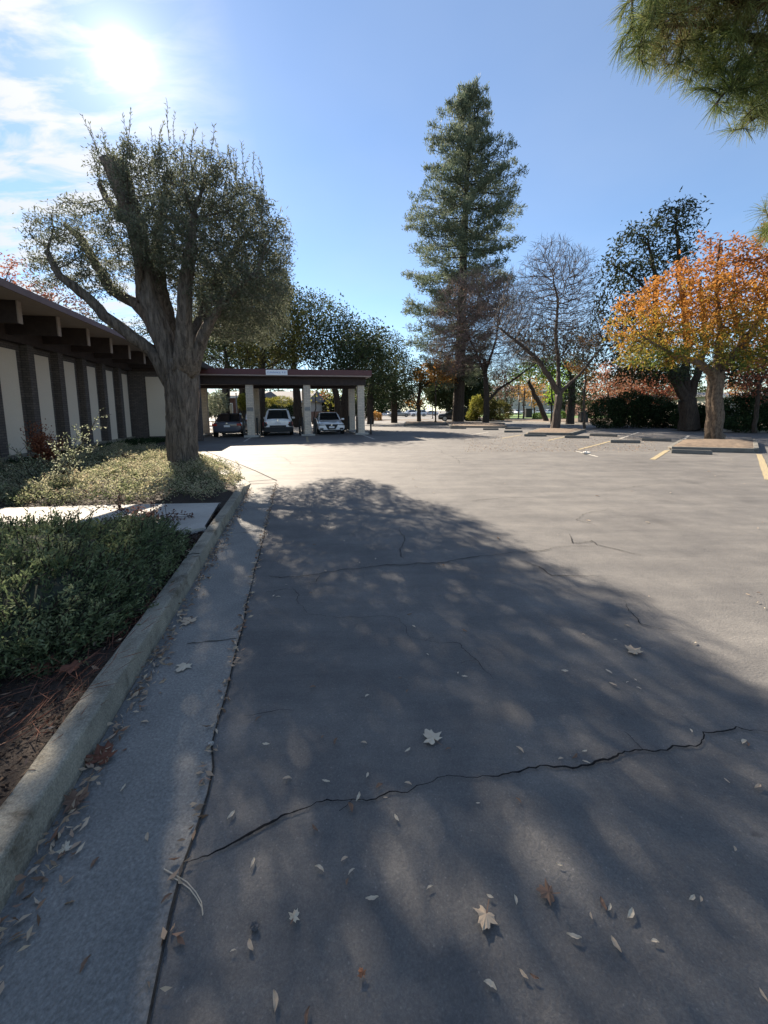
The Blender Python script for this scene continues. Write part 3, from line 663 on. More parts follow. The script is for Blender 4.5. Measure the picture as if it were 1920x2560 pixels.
def make_car(name, label, body, kind, group=None):
    t = empty(name, (0, 0, 0), 0, label, 'car', group)
    if kind == 'suv': L, W, HT = 4.45, 1.84, 1.66
    elif kind == 'van': L, W, HT = 5.0, 1.95, 1.75
    elif kind == 'pickup': L, W, HT = 5.4, 1.95, 1.8
    else: L, W, HT = 4.6, 1.80, 1.44
    h = W/2; f = L/2
    belt = .92 if kind == 'sedan' else 1.05; hood = .80 if kind == 'sedan' else .98
    def pr(w, z0, zm, z1, top=.86): return [(w*.5, z0), (w*.93, z0+.03), (w, zm), (w*.985, z1-.16), (w*top, z1), (w*.4, z1+.025)]
    tail = belt+.03 if kind != 'pickup' else .98
    st = [(-f, pr(h*.84, .36, .5, tail-.12)), (-f+.05, pr(h*.92, .28, .5, tail-.02)), (-f+.5, pr(h*.98, .22, .5, tail)), (-f+1.3, pr(h, .2, .5, belt+.02)), (0, pr(h, .2, .5, belt)), (f-1.5, pr(h, .2, .5, belt-.02)),
          (f-.9, pr(h*.99, .2, .5, hood+.03)), (f-.35, pr(h*.98, .2, .48, hood-.01)), (f-.10, pr(h*.97, .22, .45, hood-.06)), (f, pr(h*.88, .28, .45, hood-.14))]
    st.insert(1, (-f+.02, pr(h*.87, .32, .5, tail-.09))); st.insert(-1, (f-.03, pr(h*.95, .24, .45, hood-.09)))
    loft('body', st, M[body], t)
    # greenhouse
    if kind == 'sedan': ya, yb, yc, yd = -f+.55, -f+1.45, f-2.35, f-1.35
    elif kind == 'pickup': ya, yb, yc, yd = -.55, -.35, f-2.6, f-1.6
    elif kind == 'van': ya, yb, yc, yd = -f+.1, -f+.45, f-2.2, f-.95
    else: ya, yb, yc, yd = -f+.15, -f+.7, f-2.3, f-1.35
    rw = h*.70; bw = h*.90; zb = belt-.04; zt = HT
    bm = bmesh.new()
    V = [bm.verts.new(p) for p in [(-bw, ya, zb), (bw, ya, zb), (bw, yd, zb), (-bw, yd, zb), (-rw, yb, zt), (rw, yb, zt), (rw, yc, zt), (-rw, yc, zt)]]
    for fc in [(0, 1, 5, 4), (1, 2, 6, 5), (2, 3, 7, 6), (3, 0, 4, 7), (4, 5, 6, 7)]: bm.faces.new([V[i] for i in fc])
    bmesh.ops.recalc_face_normals(bm, faces=bm.faces); bmesh.ops.bevel(bm, geom=[e for e in bm.edges if len(e.link_faces) == 2], offset=.07, segments=3, affect='EDGES')
    bmobj('roof', bm, M[body], t, False)
    def lerp(a, b, k): return tuple(a[i]+(b[i]-a[i])*k for i in range(3))
    def inset(q, mg=.08, top=.1, bot=.06):
        # q: bl, br, tr, tl
        bl, br, tr, tl = q; a = lerp(bl, tl, bot); b = lerp(br, tr, bot); c = lerp(br, tr, 1-top); d = lerp(bl, tl, 1-top)
        return [lerp(a, b, mg), lerp(a, b, 1-mg), lerp(d, c, 1-mg), lerp(d, c, mg)]
    quad('rear_window', [(x, y-.004, z) for x, y, z in inset([(-bw, ya, zb), (bw, ya, zb), (rw, yb, zt), (-rw, yb, zt)], .09)], M['glass'], t, .012)
    quad('windscreen', [(x, y+.004, z) for x, y, z in inset([(bw, yd, zb), (-bw, yd, zb), (-rw, yc, zt), (rw, yc, zt)], .08)], M['glass'], t, .012)
    for s in (-1, 1):
        q = [(s*bw, ya, zb), (s*bw, yd, zb), (s*rw, yc, zt), (s*rw, yb, zt)]
        if s < 0: q = [q[1], q[0], q[3], q[2]]
        ym = (yb+yc)/2; I = inset(q, .09, .12, .12); mid0, mid1 = lerp(I[0], I[1], .49), lerp(I[3], I[2], .49); mid2, mid3 = lerp(I[0], I[1], .52), lerp(I[3], I[2], .52)
        if kind == 'pickup': quad('side_window', I, M['glass'], t)
        else:
            quad('side_window', [I[0], mid0, mid1, I[3]], M['glass'], t); quad('side_window', [mid2, I[1], I[2], mid3], M['glass'], t)
        bm = bmesh.new(); bx(bm, s*(h-.02)-.10, s*(h-.02)+.10, yd-.38, yd-.28, belt-.02, belt+.11, .03); mi = bmobj('mirror', bm, M[body], t); mi.location.x = s*.06
        for yy in (-f+.95, f-.92): wheel(t, s*(h-.10), yy, .33 if kind == 'sedan' else .36, s)
    for s in (-1, 1):   # lamps
        box('tail_light', (min(s*h*.62, s*h*.93), max(s*h*.62, s*h*.93), -f-.005, -f+.09, tail-.26, tail-.12) if kind == 'sedan' else (min(s*h*.72, s*h*.97), max(s*h*.72, s*h*.97), -f-.012, -f+.14, .62, .86), M['redlight'], t, .02)
        box('headlight', (min(s*h*.5, s*h*.88), max(s*h*.5, s*h*.90), f-.26, f-.045, hood-.25, hood-.15), M['headlight'], t, .02)
    return t, L, W, f, h, hood, tail, belt
def place(t, px, py, rz):
    p = G(px, py) if not isinstance(px, Vector) else px; t.location = (p.x, p.y, 0); t.rotation_euler = (0, 0, rz)
def cp_pos(x, y): return UV(cu+y, cv+x)
# white sedan, front towards the camera
t, L, W, f, h, hood, tail, belt = make_car('white_sedan', 'white sedan with black v-shaped grille, nose out under the carport right bay', 'car_white', 'sedan')
quad('grille', [(-.44, f+.0, hood-.13), (-.24, f+.03, .34), (.24, f+.03, .34), (.44, f+.0, hood-.13)], M['cladding'], t, .025)
box('bumper_intake', (-.62, .62, f-.1, f+.03, .22, .31), M['cladding'], t, .02)
for s in (-1, 1):
    box('lamp_band', (min(s*.44, s*.82), max(s*.44, s*.82), f-.2, f+.012, hood-.20, hood-.15), M['cladding'], t, .01)
    box('fog_recess', (min(s*.52, s*.76), max(s*.52, s*.76), f-.2, f+.012, .32, .43), M['cladding'], t, .03)
box('number_plate', (-.17, .17, f+.062, f+.075, .42, .54), M['plate'], t); bm = bmesh.new(); cyl(bm, (0, f+.045, .62), .045, .03, 16, 'Y'); bmobj('emblem', bm, M['chrome'], t)
place(t, cp_pos(-sp*.5-.15, .95+f-.35), 0, TH+PI)
# white suv, rear towards the camera
t, L, W, f, h, hood, tail, belt = make_car('white_suv', 'white SUV with black lower cladding and roof rails, tail out under the carport middle bay', 'car_white', 'suv')
box('bumper_cladding', (-h*.93, h*.93, -f-.03, -f+.25, .24, .56), M['cladding'], t, .05)
box('tailgate_trim', (-.5, .5, -f-.04, -f+.02, .561, .66), M['cladding'], t, .02)
for s in (-1, 1):
    box('roof_rail', (s*h*.66-.025, s*h*.66+.025, -1.2, .6, 1.68, 1.73), M['black'], t, .01)
    quad('tail_light_wing', [(s*.60, -f-.016, .70), (s*.84, -f-.006, .94), (s*.88, -f-.004, .60), (s*.74, -f-.012, .58)][::-s], M['cladding'], t, .02)
box('number_plate', (-.17, .17, -f-.042, -f-.03, .74, .86), M['plate'], t); box('spoiler', (-.58, .58, -f+.5, -f+.8, 1.62, 1.68), M['car_white'], t, .02)
bm = bmesh.new(); cyl(bm, (0, -f-.012, .97), .055, .02, 16, 'Y'); bmobj('emblem', bm, M['chrome'], t)
place(t, cp_pos(-sp*1.5-.15, .75+f-.2), 0, TH)
# slate sedan, rear
t, L, W, f, h, hood, tail, belt = make_car('slate_sedan', 'slate grey sedan seen from behind, in the carport bay beside the olive trunk', 'car_blue', 'sedan')
box('number_plate', (-.17, .17, -f-.03, -f-.005, .62, .74), M['plate'], t); box('bumper_vent', (-.5, .5, -f-.02, -f+.1, .27, .37), M['cladding'], t, .02)
bm = bmesh.new(); cyl(bm, (0, -f-.004, .84), .05, .03, 16, 'Y'); bmobj('emblem', bm, M['chrome'], t)
place(t, cp_pos(-sp*2.42, .35+f-.2), 0, TH)
# dark car further back between pillar and suv
t, *_ = make_car('dark_sedan', 'dark sedan parked nose to the left beyond the white SUV', 'car_black', 'sedan'); place(t, A(632, 1060, 38).xy.to_3d(), 0, TH+.2)
# minivan
t, *_ = make_car('black_minivan', 'black minivan crossing behind the tall conifer trunk', 'car_black', 'van'); place(t, Vector(((1140-960)/F*54, 54, 0)), 0, PI/2-.1)
# far parked cars
for px, Y, kd, col, rz, lab in [(965, 100, 'sedan', 'car_white', PI/2, 'small white car at the left end of the far row behind the carport'), (998, 92, 'pickup', 'car_tan', PI/2, 'tan pickup truck in the far row left of the amber-leaved tree'), (1022, 104, 'suv', 'car_silver', PI/2+.3, 'silver SUV half hidden behind the tan pickup'),
                                (1047, 98, 'suv', 'car_white', PI/2, 'white SUV behind the trunk of the amber-leaved tree'), (1075, 108, 'sedan', 'car_silver', PI/2, 'silver sedan behind the thin dark post')]:
    t, *_ = make_car('parked_car', lab, col, kd, 'cars in the far row beyond the street'); place(t, Vector(((px-960)/F*Y, Y, 0)), 0, rz)
for px, Y, kd, col, rz, lab in [(1285, 104, 'sedan', 'car_silver', .4, 'silver car seen left of the thin trunks beyond the lawn'), (1312, 106, 'suv', 'car_white', PI/2-.3, 'white SUV beyond the lawn, left of the black bin'), (1342, 108, 'sedan', 'car_white', PI/2-.5, 'white sedan beyond the lawn behind the light pole'), (1366, 112, 'sedan', 'car_white', PI/2+.4, 'white car beyond the lawn behind the leaning dark trunk'), (1478, 110, 'sedan', 'car_white', .6, 'white car glimpsed left of the big dark hedge')]:
    t, *_ = make_car('parked_car', lab, col, kd, 'cars beyond the lawn'); place(t, Vector(((px-960)/F*Y, Y, 0)), 0, rz)
# ================================================================== OLIVE TREE
YO = 9.5
def a3(px, py, Y=YO): return tuple(A(px, py, Y))
ob = G(460, 1186)
trunk = ([(ob.x, YO, .0), a3(462, 1150), a3(458, 1060), a3(455, 960), a3(452, 900)], [.44, .33, .335, .37, .36])
limbs = [
 ([a3(428, 960), a3(402, 905, 9.4), a3(380, 878, 9.4), a3(336, 846, 9.2), a3(300, 818, 9.1), a3(260, 790, 9.0), a3(217, 740, 8.9), a3(150, 690, 8.7), a3(118, 630, 8.6)], [.22, .19, .16, .145, .135, .125, .11, .085, .05]),
 ([a3(440, 930), a3(405, 850, 9.6), a3(372, 795, 9.7), a3(340, 760, 9.8), a3(279, 727, 9.9), a3(240, 660, 10), a3(199, 592, 10.1), a3(163, 563, 10.2)], [.25, .21, .17, .14, .125, .11, .09, .06]),
 ([a3(440, 920, 9.4), a3(400, 820, 9.3), a3(372, 745, 9.2), a3(360, 660, 9.2), a3(345, 590, 9.2), a3(322, 520, 9.2), a3(300, 450, 9.2), a3(284, 407, 9.2)], [.26, .22, .185, .18, .18, .19, .21, .235]),
 ([a3(330, 560, 9.2), a3(296, 537, 9.4), a3(265, 495, 9.5), a3(250, 463, 9.5)], [.12, .09, .07, .06]),
 ([a3(355, 690, 9.2), a3(352, 750, 9.2), a3(345, 700, 9.0), a3(352, 640, 8.8)], [.10, .09, .08, .06]),
 ([a3(448, 920, 9.7), a3(425, 820, 9.9), a3(400, 720, 10.1), a3(393, 600, 10.2), a3(408, 490, 10.2)], [.26, .20, .16, .12, .06]),
 ([a3(462, 920, 9.3), a3(462, 828, 9.1), a3(463, 720, 8.9), a3(475, 620, 8.8), a3(485, 520, 8.8)], [.24, .17, .14, .11, .05]),
 ([a3(472, 930, 9.7), a3(490, 850, 9.9), a3(515, 760, 10.2), a3(560, 670, 10.4), a3(610, 590, 10.6)], [.24, .17, .13, .10, .05]),
 ([a3(478, 930, 9.4), a3(507, 838, 9.2), a3(524, 805, 9.15)], [.17, .13, .12]),
 ([a3(500, 850, 9.2), a3(560, 750, 9.0), a3(640, 680, 8.9)], [.11, .08, .04]),
 ([a3(480, 880, 10), a3(520, 800, 10.9), a3(590, 740, 11.6), a3(650, 690, 12)], [.14, .10, .08, .04]),
]
ob_blobs = [pb(140, 620, 72, 85, 9.0), pb(215, 570, 75, 75, 9.4), pb(250, 405, 42, 38, 9.3), pb(350, 490, 62, 90, 9.5, 120), pb(262, 560, 32, 60, 9.4), pb(430, 490, 105, 75, 9.6, 170), pb(550, 520, 115, 85, 9.6, 180), pb(645, 590, 85, 85, 9.6, 150),
            pb(500, 640, 130, 90, 9.8, 220), pb(610, 720, 105, 85, 10.2, 190), pb(665, 700, 65, 90, 11.0, 130), pb(400, 640, 80, 70, 9.6, 170), pb(220, 690, 80, 60, 9.2), pb(560, 790, 90, 65, 11.4, 120), pb(310, 640, 60, 60, 9.6), pb(650, 800, 75, 65, 12.4, 100), pb(560, 750, 90, 55, 9.0, 90), pb(640, 720, 80, 70, 9.2, 90), pb(690, 640, 45, 60, 9.6), pb(600, 820, 60, 40, 10.2, 60), pb(440, 600, 110, 80, 8.2, 60), pb(120, 700, 45, 40, 9.2)]
att = sample_blobs(ob_blobs, 11000)
paths = [(trunk[0], trunk[1], -1)]+[(p, r, -2) for p, r in limbs]
pos, par, r, chains, n0 = skeleton(paths, att, tip_r=.006, D=.13, kill=.165, infl=2.0, maxr=.06, expo=2.4, grav=.08)
print('olive nodes', len(pos))
# upright shoots on the skyline
shoots = []; lp = []; ld = []
top_idx = [i for i in range(n0, len(pos)) if r[i] < .02]
def shoot(p, d, ln):
    pts = []; q = np.array(p, float); d = np.array(d, float)
    for k in range(9): pts.append(q.copy()); q = q+d*ln/8; d = unit((d+RNG.normal(size=3)*.07)[None])[0]
    shoots.append((pts, [.008*(1-k/9)+.002 for k in range(9)]))
    for k in range(1, 9):
        for s in range(4): lp.append(pts[k-1]+(pts[k]-pts[k-1])*RNG.random()); ld.append(unit((d+RNG.normal(size=3)*.55)[None])[0])
zz = np.array([pos[i][2] for i in top_idx]); order = np.argsort(-zz)[:900]
for j in RNG.choice(order, 75, replace=False): shoot(pos[top_idx[j]], unit(np.array([[RNG.normal()*.25, RNG.normal()*.25, 1.]]))[0], RNG.uniform(.35, .8))
for px, py, ln in [(440, 400, 1.1), (425, 360, .9), (395, 440, .9), (470, 440, .8), (515, 420, .75), (555, 440, .8), (640, 470, .8), (660, 480, .7), (265, 380, .5), (330, 430, .6), (105, 600, .6), (90, 560, .4)]:
    shoot(a3(px, py, 9.4), unit(np.array([[-.12, 0, 1.]]))[0], ln)
idx = np.where((r <= .0125))[0]; per = 22; k = np.repeat(idx, per); nn_ = len(k); pk = np.array(par)[k]
ax = unit(pos[k]-pos[pk]); P = pos[k]-ax*(RNG.random((nn_, 1))*.17)+RNG.normal(size=(nn_, 3))*.075
co = leaves(P, ax*.6+randdir(nn_, .25), .075*(1+.25*RNG.normal(size=nn_).clip(-2, 2)), .0235)
co2 = leaves(np.array(lp), np.array(ld), .085, .02)
finish_tree('olive_tree', 'large old olive tree with gnarled trunk and a sawn-off upper limb beside the kerb', 'tree', None, (ob.x, YO, 0), chains+shoots, M['olive_bark'], np.concatenate([co, co2]), M['olive_leaf'])
# ================================================================== TALL CONIFER
def conifer(label, base, top, prof, dens, leaf, seed=3):
    rg = np.random.default_rng(seed); base = np.array(base); top = np.array(top); Hh = top[2]-base[2]
    chains = [([base+(top-base)*k/24 for k in range(25)], [.60*(1-k/24)**.8+.03 for k in range(25)])]
    P = []; Dv = []
    z = base[2]+Hh*.13; ang = 0
    while z < top[2]-.2:
        t = (z-base[2])/Hh; c = base+(top-base)*t
        hl, hr = prof(z)
        for b in range(5):
            ang += 2.4+rg.normal()*.3; dx = math.cos(ang); dy = math.sin(ang)
            reach = (hr if dx > 0 else hl)*rg.uniform(.72, 1.06); reach = max(.12, reach-.75*max(0, (t-.75)/.25)-.25); reach = reach*(.55+.45*abs(dx)) if abs(dx) > .3 else .65*(hl+hr)/2*rg.uniform(.7, 1.1)
            d = np.array([dx, dy, 0]); n = max(3, int(reach/.5)); pts = []; c = base+(top-base)*min(.995, t+rg.uniform(-.5, .5)/Hh*(1-t)*3)
            up = rg.uniform(.12, .32)
            for s in range(n+1):
                q = s/n; pts.append(c+d*reach*q+np.array([0, 0, reach*(-.22*q+up*q**2.2)*1.0]))
            chains.append((pts, [max(.018, .045*(reach/4)*(1-s/(n+1))) for s in range(n+1)]))
            for s in range(1, n+1):
                q = s/n; m = int(dens*(1.0 if q > .25 else .35)*(1+.8*q))
                side = np.array([-dy, dx, 0]); sl = .30*reach*(1-q*.75)
                for _ in range(m):
                    o = side*rg.uniform(-1, 1)*sl+np.array([0, 0, rg.normal()*.18-.05]); cp = pts[s]+o+d*rg.uniform(-.25, .25)
                    kk = 6; dirs = rg.normal(size=(kk, 3))*.7*(1-.5*t)+d*.5*(1-t)+np.array([0, 0, .15+.5*t]); P.append(np.repeat(cp[None], kk, 0)+rg.normal(size=(kk, 3))*.12); Dv.append(dirs)
        z += .42+.30*(1-t)
    P = np.concatenate(P); Dv = np.concatenate(Dv); print('conifer leaves', len(P))
    co = leaves(P, Dv, .40, .085, .1)
    return finish_tree('conifer_tree', label, 'tree', None, tuple(base), chains, M['dark_bark'], co, leaf)
YC = 45.0
pts_l = [(172+160-172, 0)]
Lp = [(204, 1), (225, 9), (255, 20), (287, 40), (337, 58), (356, 90), (422, 110), (476, 100), (508, 118), (540, 158), (634, 110), (692, 172), (760, 150), (830, 150), (900, 110), (960, 60)]
Rp = [(204, 1), (225, 9), (255, 24), (334, 60), (413, 62), (438, 92), (457, 118), (533, 140), (619, 145), (666, 120), (760, 120), (830, 110), (900, 90), (960, 60)]
def interp(tab, y):
    if y <= tab[0][0]: return tab[0][1]
    for (a, b), (c, d) in zip(tab, tab[1:]):
        if y <= c: return b+(d-b)*(y-a)/(c-a)
    return tab[-1][1]
zt_, zb_ = A(1178, 200, YC).z, 0.0
def cprof(z):
    y = 1024-(z-1.5)/YC*F*.985; return interp(Lp, y)*YC/F, interp(Rp, y)*YC/F
cb = A(1143, 1057, YC); conifer('very tall pointed conifer, the tallest tree, standing on the long island', (cb.x, YC, 0), tuple(A(1177, 216, YC)), cprof, 5.2, M['pine_needle'])
# ================================================================== DENSE TWIGGY TREE, BARE TREE
def trk(base, pts, rads): return ([tuple(base)]+[tuple(p) for p in pts], rads)
Y1 = 40.0; b1 = A(1213, 1060, Y1); b1.z = 0
broad_tree('bare_tree', 'dense reddish-brown twiggy tree with a low side branch, in front of the tall conifer', b1, trk(b1, [A(1216, 1010, Y1), A(1215, 960, Y1), A(1212, 900, Y1)], [.32, .26, .24, .17]),
  [([A(1222, 1000, Y1), A(1245, 975, Y1), A(1290, 945, Y1), A(1345, 905, Y1)], [.16, .14, .10, .05]), ([A(1214, 940, Y1), A(1190, 880, Y1-1), A(1150, 800, Y1-1.5)], [.16, .1, .05]), ([A(1214, 930, Y1), A(1240, 850, Y1), A(1250, 760, Y1+1)], [.16, .1, .05])],
  [pb(1180, 800, 105, 110, Y1), pb(1250, 800, 70, 100, Y1), pb(1150, 870, 80, 70, Y1), pb(1260, 900, 80, 55, Y1), pb(1215, 730, 50, 60, Y1)], 9000, M['russet_leaf'], M['dark_bark'], D=.32, kill=.33, per=1, L=.10, W=.03, thr=.0135, tip_r=.0125, twig=M['twig_red'], infl=4, expo=2.6, grav=.1, spread=.2, fuzz=(4, .8, .022, 'twig_red'))
Y2 = 26.0; b2 = A(1387, 1076, Y2); b2.z = 0
broad_tree('bare_tree', 'bare grey tree with a forked trunk and upright fine twigs on its own island', b2, trk(b2, [A(1392, 1030, Y2), A(1398, 985, Y2)], [.30, .22, .22]),
  [([A(1398, 985, Y2), A(1375, 945, Y2), A(1345, 900, Y2), A(1300, 860, Y2), A(1245, 818, Y2)], [.19, .16, .14, .10, .05]), ([A(1398, 985, Y2), A(1396, 920, Y2+.5), A(1390, 840, Y2+.7), A(1395, 750, Y2+.8), A(1380, 680, Y2)], [.18, .13, .11, .08, .03]),
   ([A(1400, 980, Y2), A(1425, 930, Y2-.5), A(1440, 860, Y2-.7), A(1420, 770, Y2-.8), A(1415, 700, Y2)], [.17, .12, .1, .07, .03]), ([A(1402, 980, Y2), A(1440, 945, Y2), A(1480, 900, Y2), A(1510, 860, Y2)], [.13, .1, .07, .04])],
  [pb(1375, 720, 75, 115, Y2), pb(1430, 760, 65, 130, Y2), pb(1300, 800, 70, 80, Y2), pb(1460, 850, 60, 80, Y2), pb(1360, 850, 90, 70, Y2), pb(1285, 740, 40, 60, Y2)], 7000, None, M['grey_bark'], D=.22, kill=.24, tip_r=.011, twig=M['twig'], infl=4, expo=2.5, grav=.22, maxr=.08, fuzz=(3, .5, .020, 'twig'))
# sparse orange remnants belong to a small tree just behind
bS = A(1462, 1068, 27.5); bS.z = .1
broad_tree('autumn_sapling', 'slim tree with a few orange leaf clusters left, just right of the bare grey tree', bS, trk(bS, [A(1460, 1000, 27.5), A(1465, 930, 27.5)], [.1, .07, .05]), [],
  [pb(1470, 850, 30, 22, 27.5), pb(1462, 925, 34, 22, 27.5), pb(1418, 905, 20, 12, 27.5), pb(1495, 780, 22, 14, 27.5), pb(1510, 845, 30, 18, 27.5)], 220, M['amber_leaf'], M['grey_bark'], D=.3, kill=.35, per=10, L=.15, W=.09, spread=.13, infl=6)
# ================================================================== ORANGE TREE
Y3 = 16.6; b3 = A(1788, 1108, Y3); b3.z = .12
broad_tree('autumn_tree', 'spreading tree with orange, gold and green autumn leaves on the right-hand island', b3, trk(b3, [A(1783, 1085, Y3), A(1786, 1020, Y3), A(1787, 960, Y3), A(1788, 925, Y3)], [.38, .30, .28, .27, .28]),
  [([A(1785, 935, Y3), A(1750, 910, Y3-.5), A(1690, 890, Y3-.8), A(1620, 850, Y3-1)], [.2, .14, .1, .04]), ([A(1790, 930, Y3), A(1820, 900, Y3), A(1850, 870, Y3), A(1900, 800, Y3+.3), A(1930, 700, Y3)], [.22, .19, .16, .1, .04]),
   ([A(1788, 925, Y3), A(1760, 850, Y3+.5), A(1730, 760, Y3+.7), A(1700, 660, Y3)], [.15, .1, .08, .03]), ([A(1790, 920, Y3), A(1800, 820, Y3-.4), A(1790, 720, Y3-.4), A(1800, 600, Y3)], [.14, .1, .07, .03]), ([A(1860, 860, Y3), A(1830, 760, Y3+1), A(1840, 650, Y3+1)], [.1, .07, .03])],
  [pb(1600, 820, 85, 75, Y3), pb(1680, 850, 110, 70, Y3, 150), pb(1700, 740, 95, 75, Y3, 140), pb(1800, 810, 120, 95, Y3, 190), pb(1830, 690, 80, 80, Y3, 140), pb(1845, 570, 10, 34, Y3), pb(1806, 575, 9, 30, Y3), pb(1745, 600, 26, 32, Y3), pb(1650, 690, 30, 40, Y3), pb(1900, 600, 34, 40, Y3), pb(1900, 740, 90, 120, Y3, 150), pb(1940, 860, 90, 80, Y3, 140), pb(1770, 660, 45, 45, Y3), pb(1990, 760, 90, 120, Y3), pb(1560, 780, 40, 50, Y3), pb(1590, 880, 60, 35, Y3), pb(1630, 892, 85, 38, Y3-.8), pb(1730, 890, 70, 30, Y3-1), pb(1850, 890, 50, 30, Y3-1)],
  4600, M['orange_leaf'], M['plate_bark'], D=.25, kill=.33, per=12, L=.155, W=.07, spread=.10, thr=.017, tip_r=.008, infl=3, maxr=.09)
# ================================================================== DARK TREE BEHIND
Y4 = 25.0; b4 = A(1722, 1066, Y4); b4.z = .1
broad_tree('drooping_tree', 'tall dark drooping evergreen with black forked trunk behind the orange tree', b4, trk(b4, [A(1722, 1040, Y4), A(1716, 1000, Y4)], [.55, .48, .46]),
  [([A(1716, 1000, Y4), A(1690, 960, Y4), A(1672, 900, Y4), A(1640, 800, Y4), A(1640, 700, Y4), A(1620, 600, Y4)], [.3, .26, .22, .16, .12, .06]), ([A(1718, 1000, Y4), A(1712, 930, Y4+.6), A(1720, 850, Y4+.6), A(1700, 700, Y4), A(1690, 560, Y4)], [.3, .24, .2, .14, .05]),
   ([A(1722, 1000, Y4), A(1745, 940, Y4), A(1765, 860, Y4), A(1750, 700, Y4)], [.26, .2, .16, .08]), ([A(1640, 750, Y4), A(1580, 690, Y4), A(1530, 660, Y4)], [.1, .07, .04])],
  [pb(1690, 540, 55, 38, Y4), pb(1600, 590, 55, 35, Y4), pb(1545, 660, 45, 40, Y4), pb(1520, 740, 35, 70, Y4), pb(1600, 680, 60, 35, Y4), pb(1570, 780, 60, 60, Y4), pb(1560, 870, 60, 60, Y4), pb(1650, 640, 50, 40, Y4), pb(1560, 940, 40, 25, Y4), pb(1650, 930, 80, 30, Y4), pb(1850, 920, 70, 50, Y4), pb(1700, 620, 40, 60, Y4)],
  2600, M['dark_leaf'], M['dark_bark'], D=.38, kill=.45, per=13, L=.26, W=.09, spread=.22, thr=.03, tip_r=.012, infl=6, up=-.6, maxr=.1)
# ================================================================== OAKS BEHIND THE CARPORT
def oak(label, px, Y, blobs, trunkpx, natt=900, leaf='oak_leaf', per=20, L=.21, lean=0, tr=.4):
    natt = int(natt*2.4); b = A(px, 1050, Y); b.z = 0; T = [A(x, y, Y) for x, y in trunkpx]
    return broad_tree('oak_tree', label, b, trk(b, T, [tr]+[tr*(.85-.12*i) for i in range(len(T))]), [], [pb(*q[:4], Y+(q[4] if len(q) > 4 else 0)) for q in blobs], natt, M[leaf], M['dark_bark'], group='dark oaks behind the carport', D=.5, kill=.55, per=per, L=L, W=L*.6, spread=.32, thr=.028, tip_r=.014, infl=7, maxr=.2)[0]
oak('dark oak at the left whose trunk stands behind the slate sedan', 560, 36, [(560, 800, 75, 85), (500, 850, 60, 60), (600, 880, 60, 50), (560, 720, 60, 50)], [(566, 990), (570, 920)], 900)
oak('golden-green lit oak rising over the clearance sign', 650, 33, [(650, 830, 75, 90), (690, 890, 70, 45), (620, 750, 60, 60), (720, 830, 60, 70), (680, 735, 60, 45)], [(652, 980), (656, 900)], 1100, 'oak_gold')
oak('tall dark oak with the highest crown, over the middle of the carport', 745, 38, [(700, 770, 60, 70), (760, 800, 60, 60), (790, 770, 40, 45), (730, 860, 80, 50), (690, 730, 40, 35)], [(742, 990), (735, 920)], 1200)
oak('dark oak with a leaning trunk behind the white sedan', 848, 34, [(850, 830, 60, 55), (830, 890, 70, 50), (880, 870, 60, 60), (835, 785, 35, 30)], [(842, 1000), (832, 950)], 1200, tr=.3)
oak('broad dark oak with a thick upright trunk at the right end of the carport', 868, 31, [(900, 880, 60, 60), (935, 850, 40, 50), (950, 920, 50, 50), (880, 920, 60, 35)], [(866, 1000), (872, 930)], 1400, tr=.5)
oak('dark rounded oak left of the conifer', 985, 48, [(985, 900, 45, 65), (1010, 940, 60, 50), (960, 950, 60, 45), (1040, 960, 50, 35)], [(985, 1000), (985, 950)], 1000)
oak('low dark oak behind the conifer trunk', 1120, 66, [(1120, 975, 60, 45), (1180, 980, 50, 40), (1150, 940, 60, 40), (1090, 980, 40, 30)], [(1120, 1010), (1120, 980)], 700, L=.4)
oak('dark oak filling the gap between the carport and the rounded oak', 925, 44, [(930, 900, 45, 60), (955, 965, 45, 40), (905, 965, 50, 40), (1000, 985, 40, 25)], [(925, 1000), (928, 960)], 900)
oak('dark oak behind the golden-green one', 605, 46, [(605, 850, 70, 80), (540, 900, 60, 50), (660, 900, 60, 50), (520, 840, 50, 60)], [(605, 990), (605, 940)], 900)
# amber small tree
Y5 = 47; b5 = A(1047, 1056, Y5); b5.z = .1
broad_tree('amber_tree', 'small amber-leaved tree on the low island in front of the conifer', b5, trk(b5, [A(1045, 1010, Y5), A(1052, 960, Y5)], [.26, .2, .15]), [([A(1045, 1010, Y5-.5), A(1032, 1000, Y5-.5)], [.06, .04]), ([A(1050, 975, Y5), A(1085, 945, Y5-1), A(1110, 930, Y5-2)], [.12, .08, .05])],
  [pb(1108, 925, 42, 38, Y5-2), pb(1065, 935, 40, 28, Y5), pb(1030, 1000, 24, 16, Y5), pb(1055, 1000, 20, 14, Y5), pb(1130, 955, 22, 15, Y5-2)], 520, M['amber_leaf'], M['dark_bark'], D=.4, kill=.5, per=10, L=.28, W=.17, spread=.2, thr=.03, tip_r=.012, infl=8)
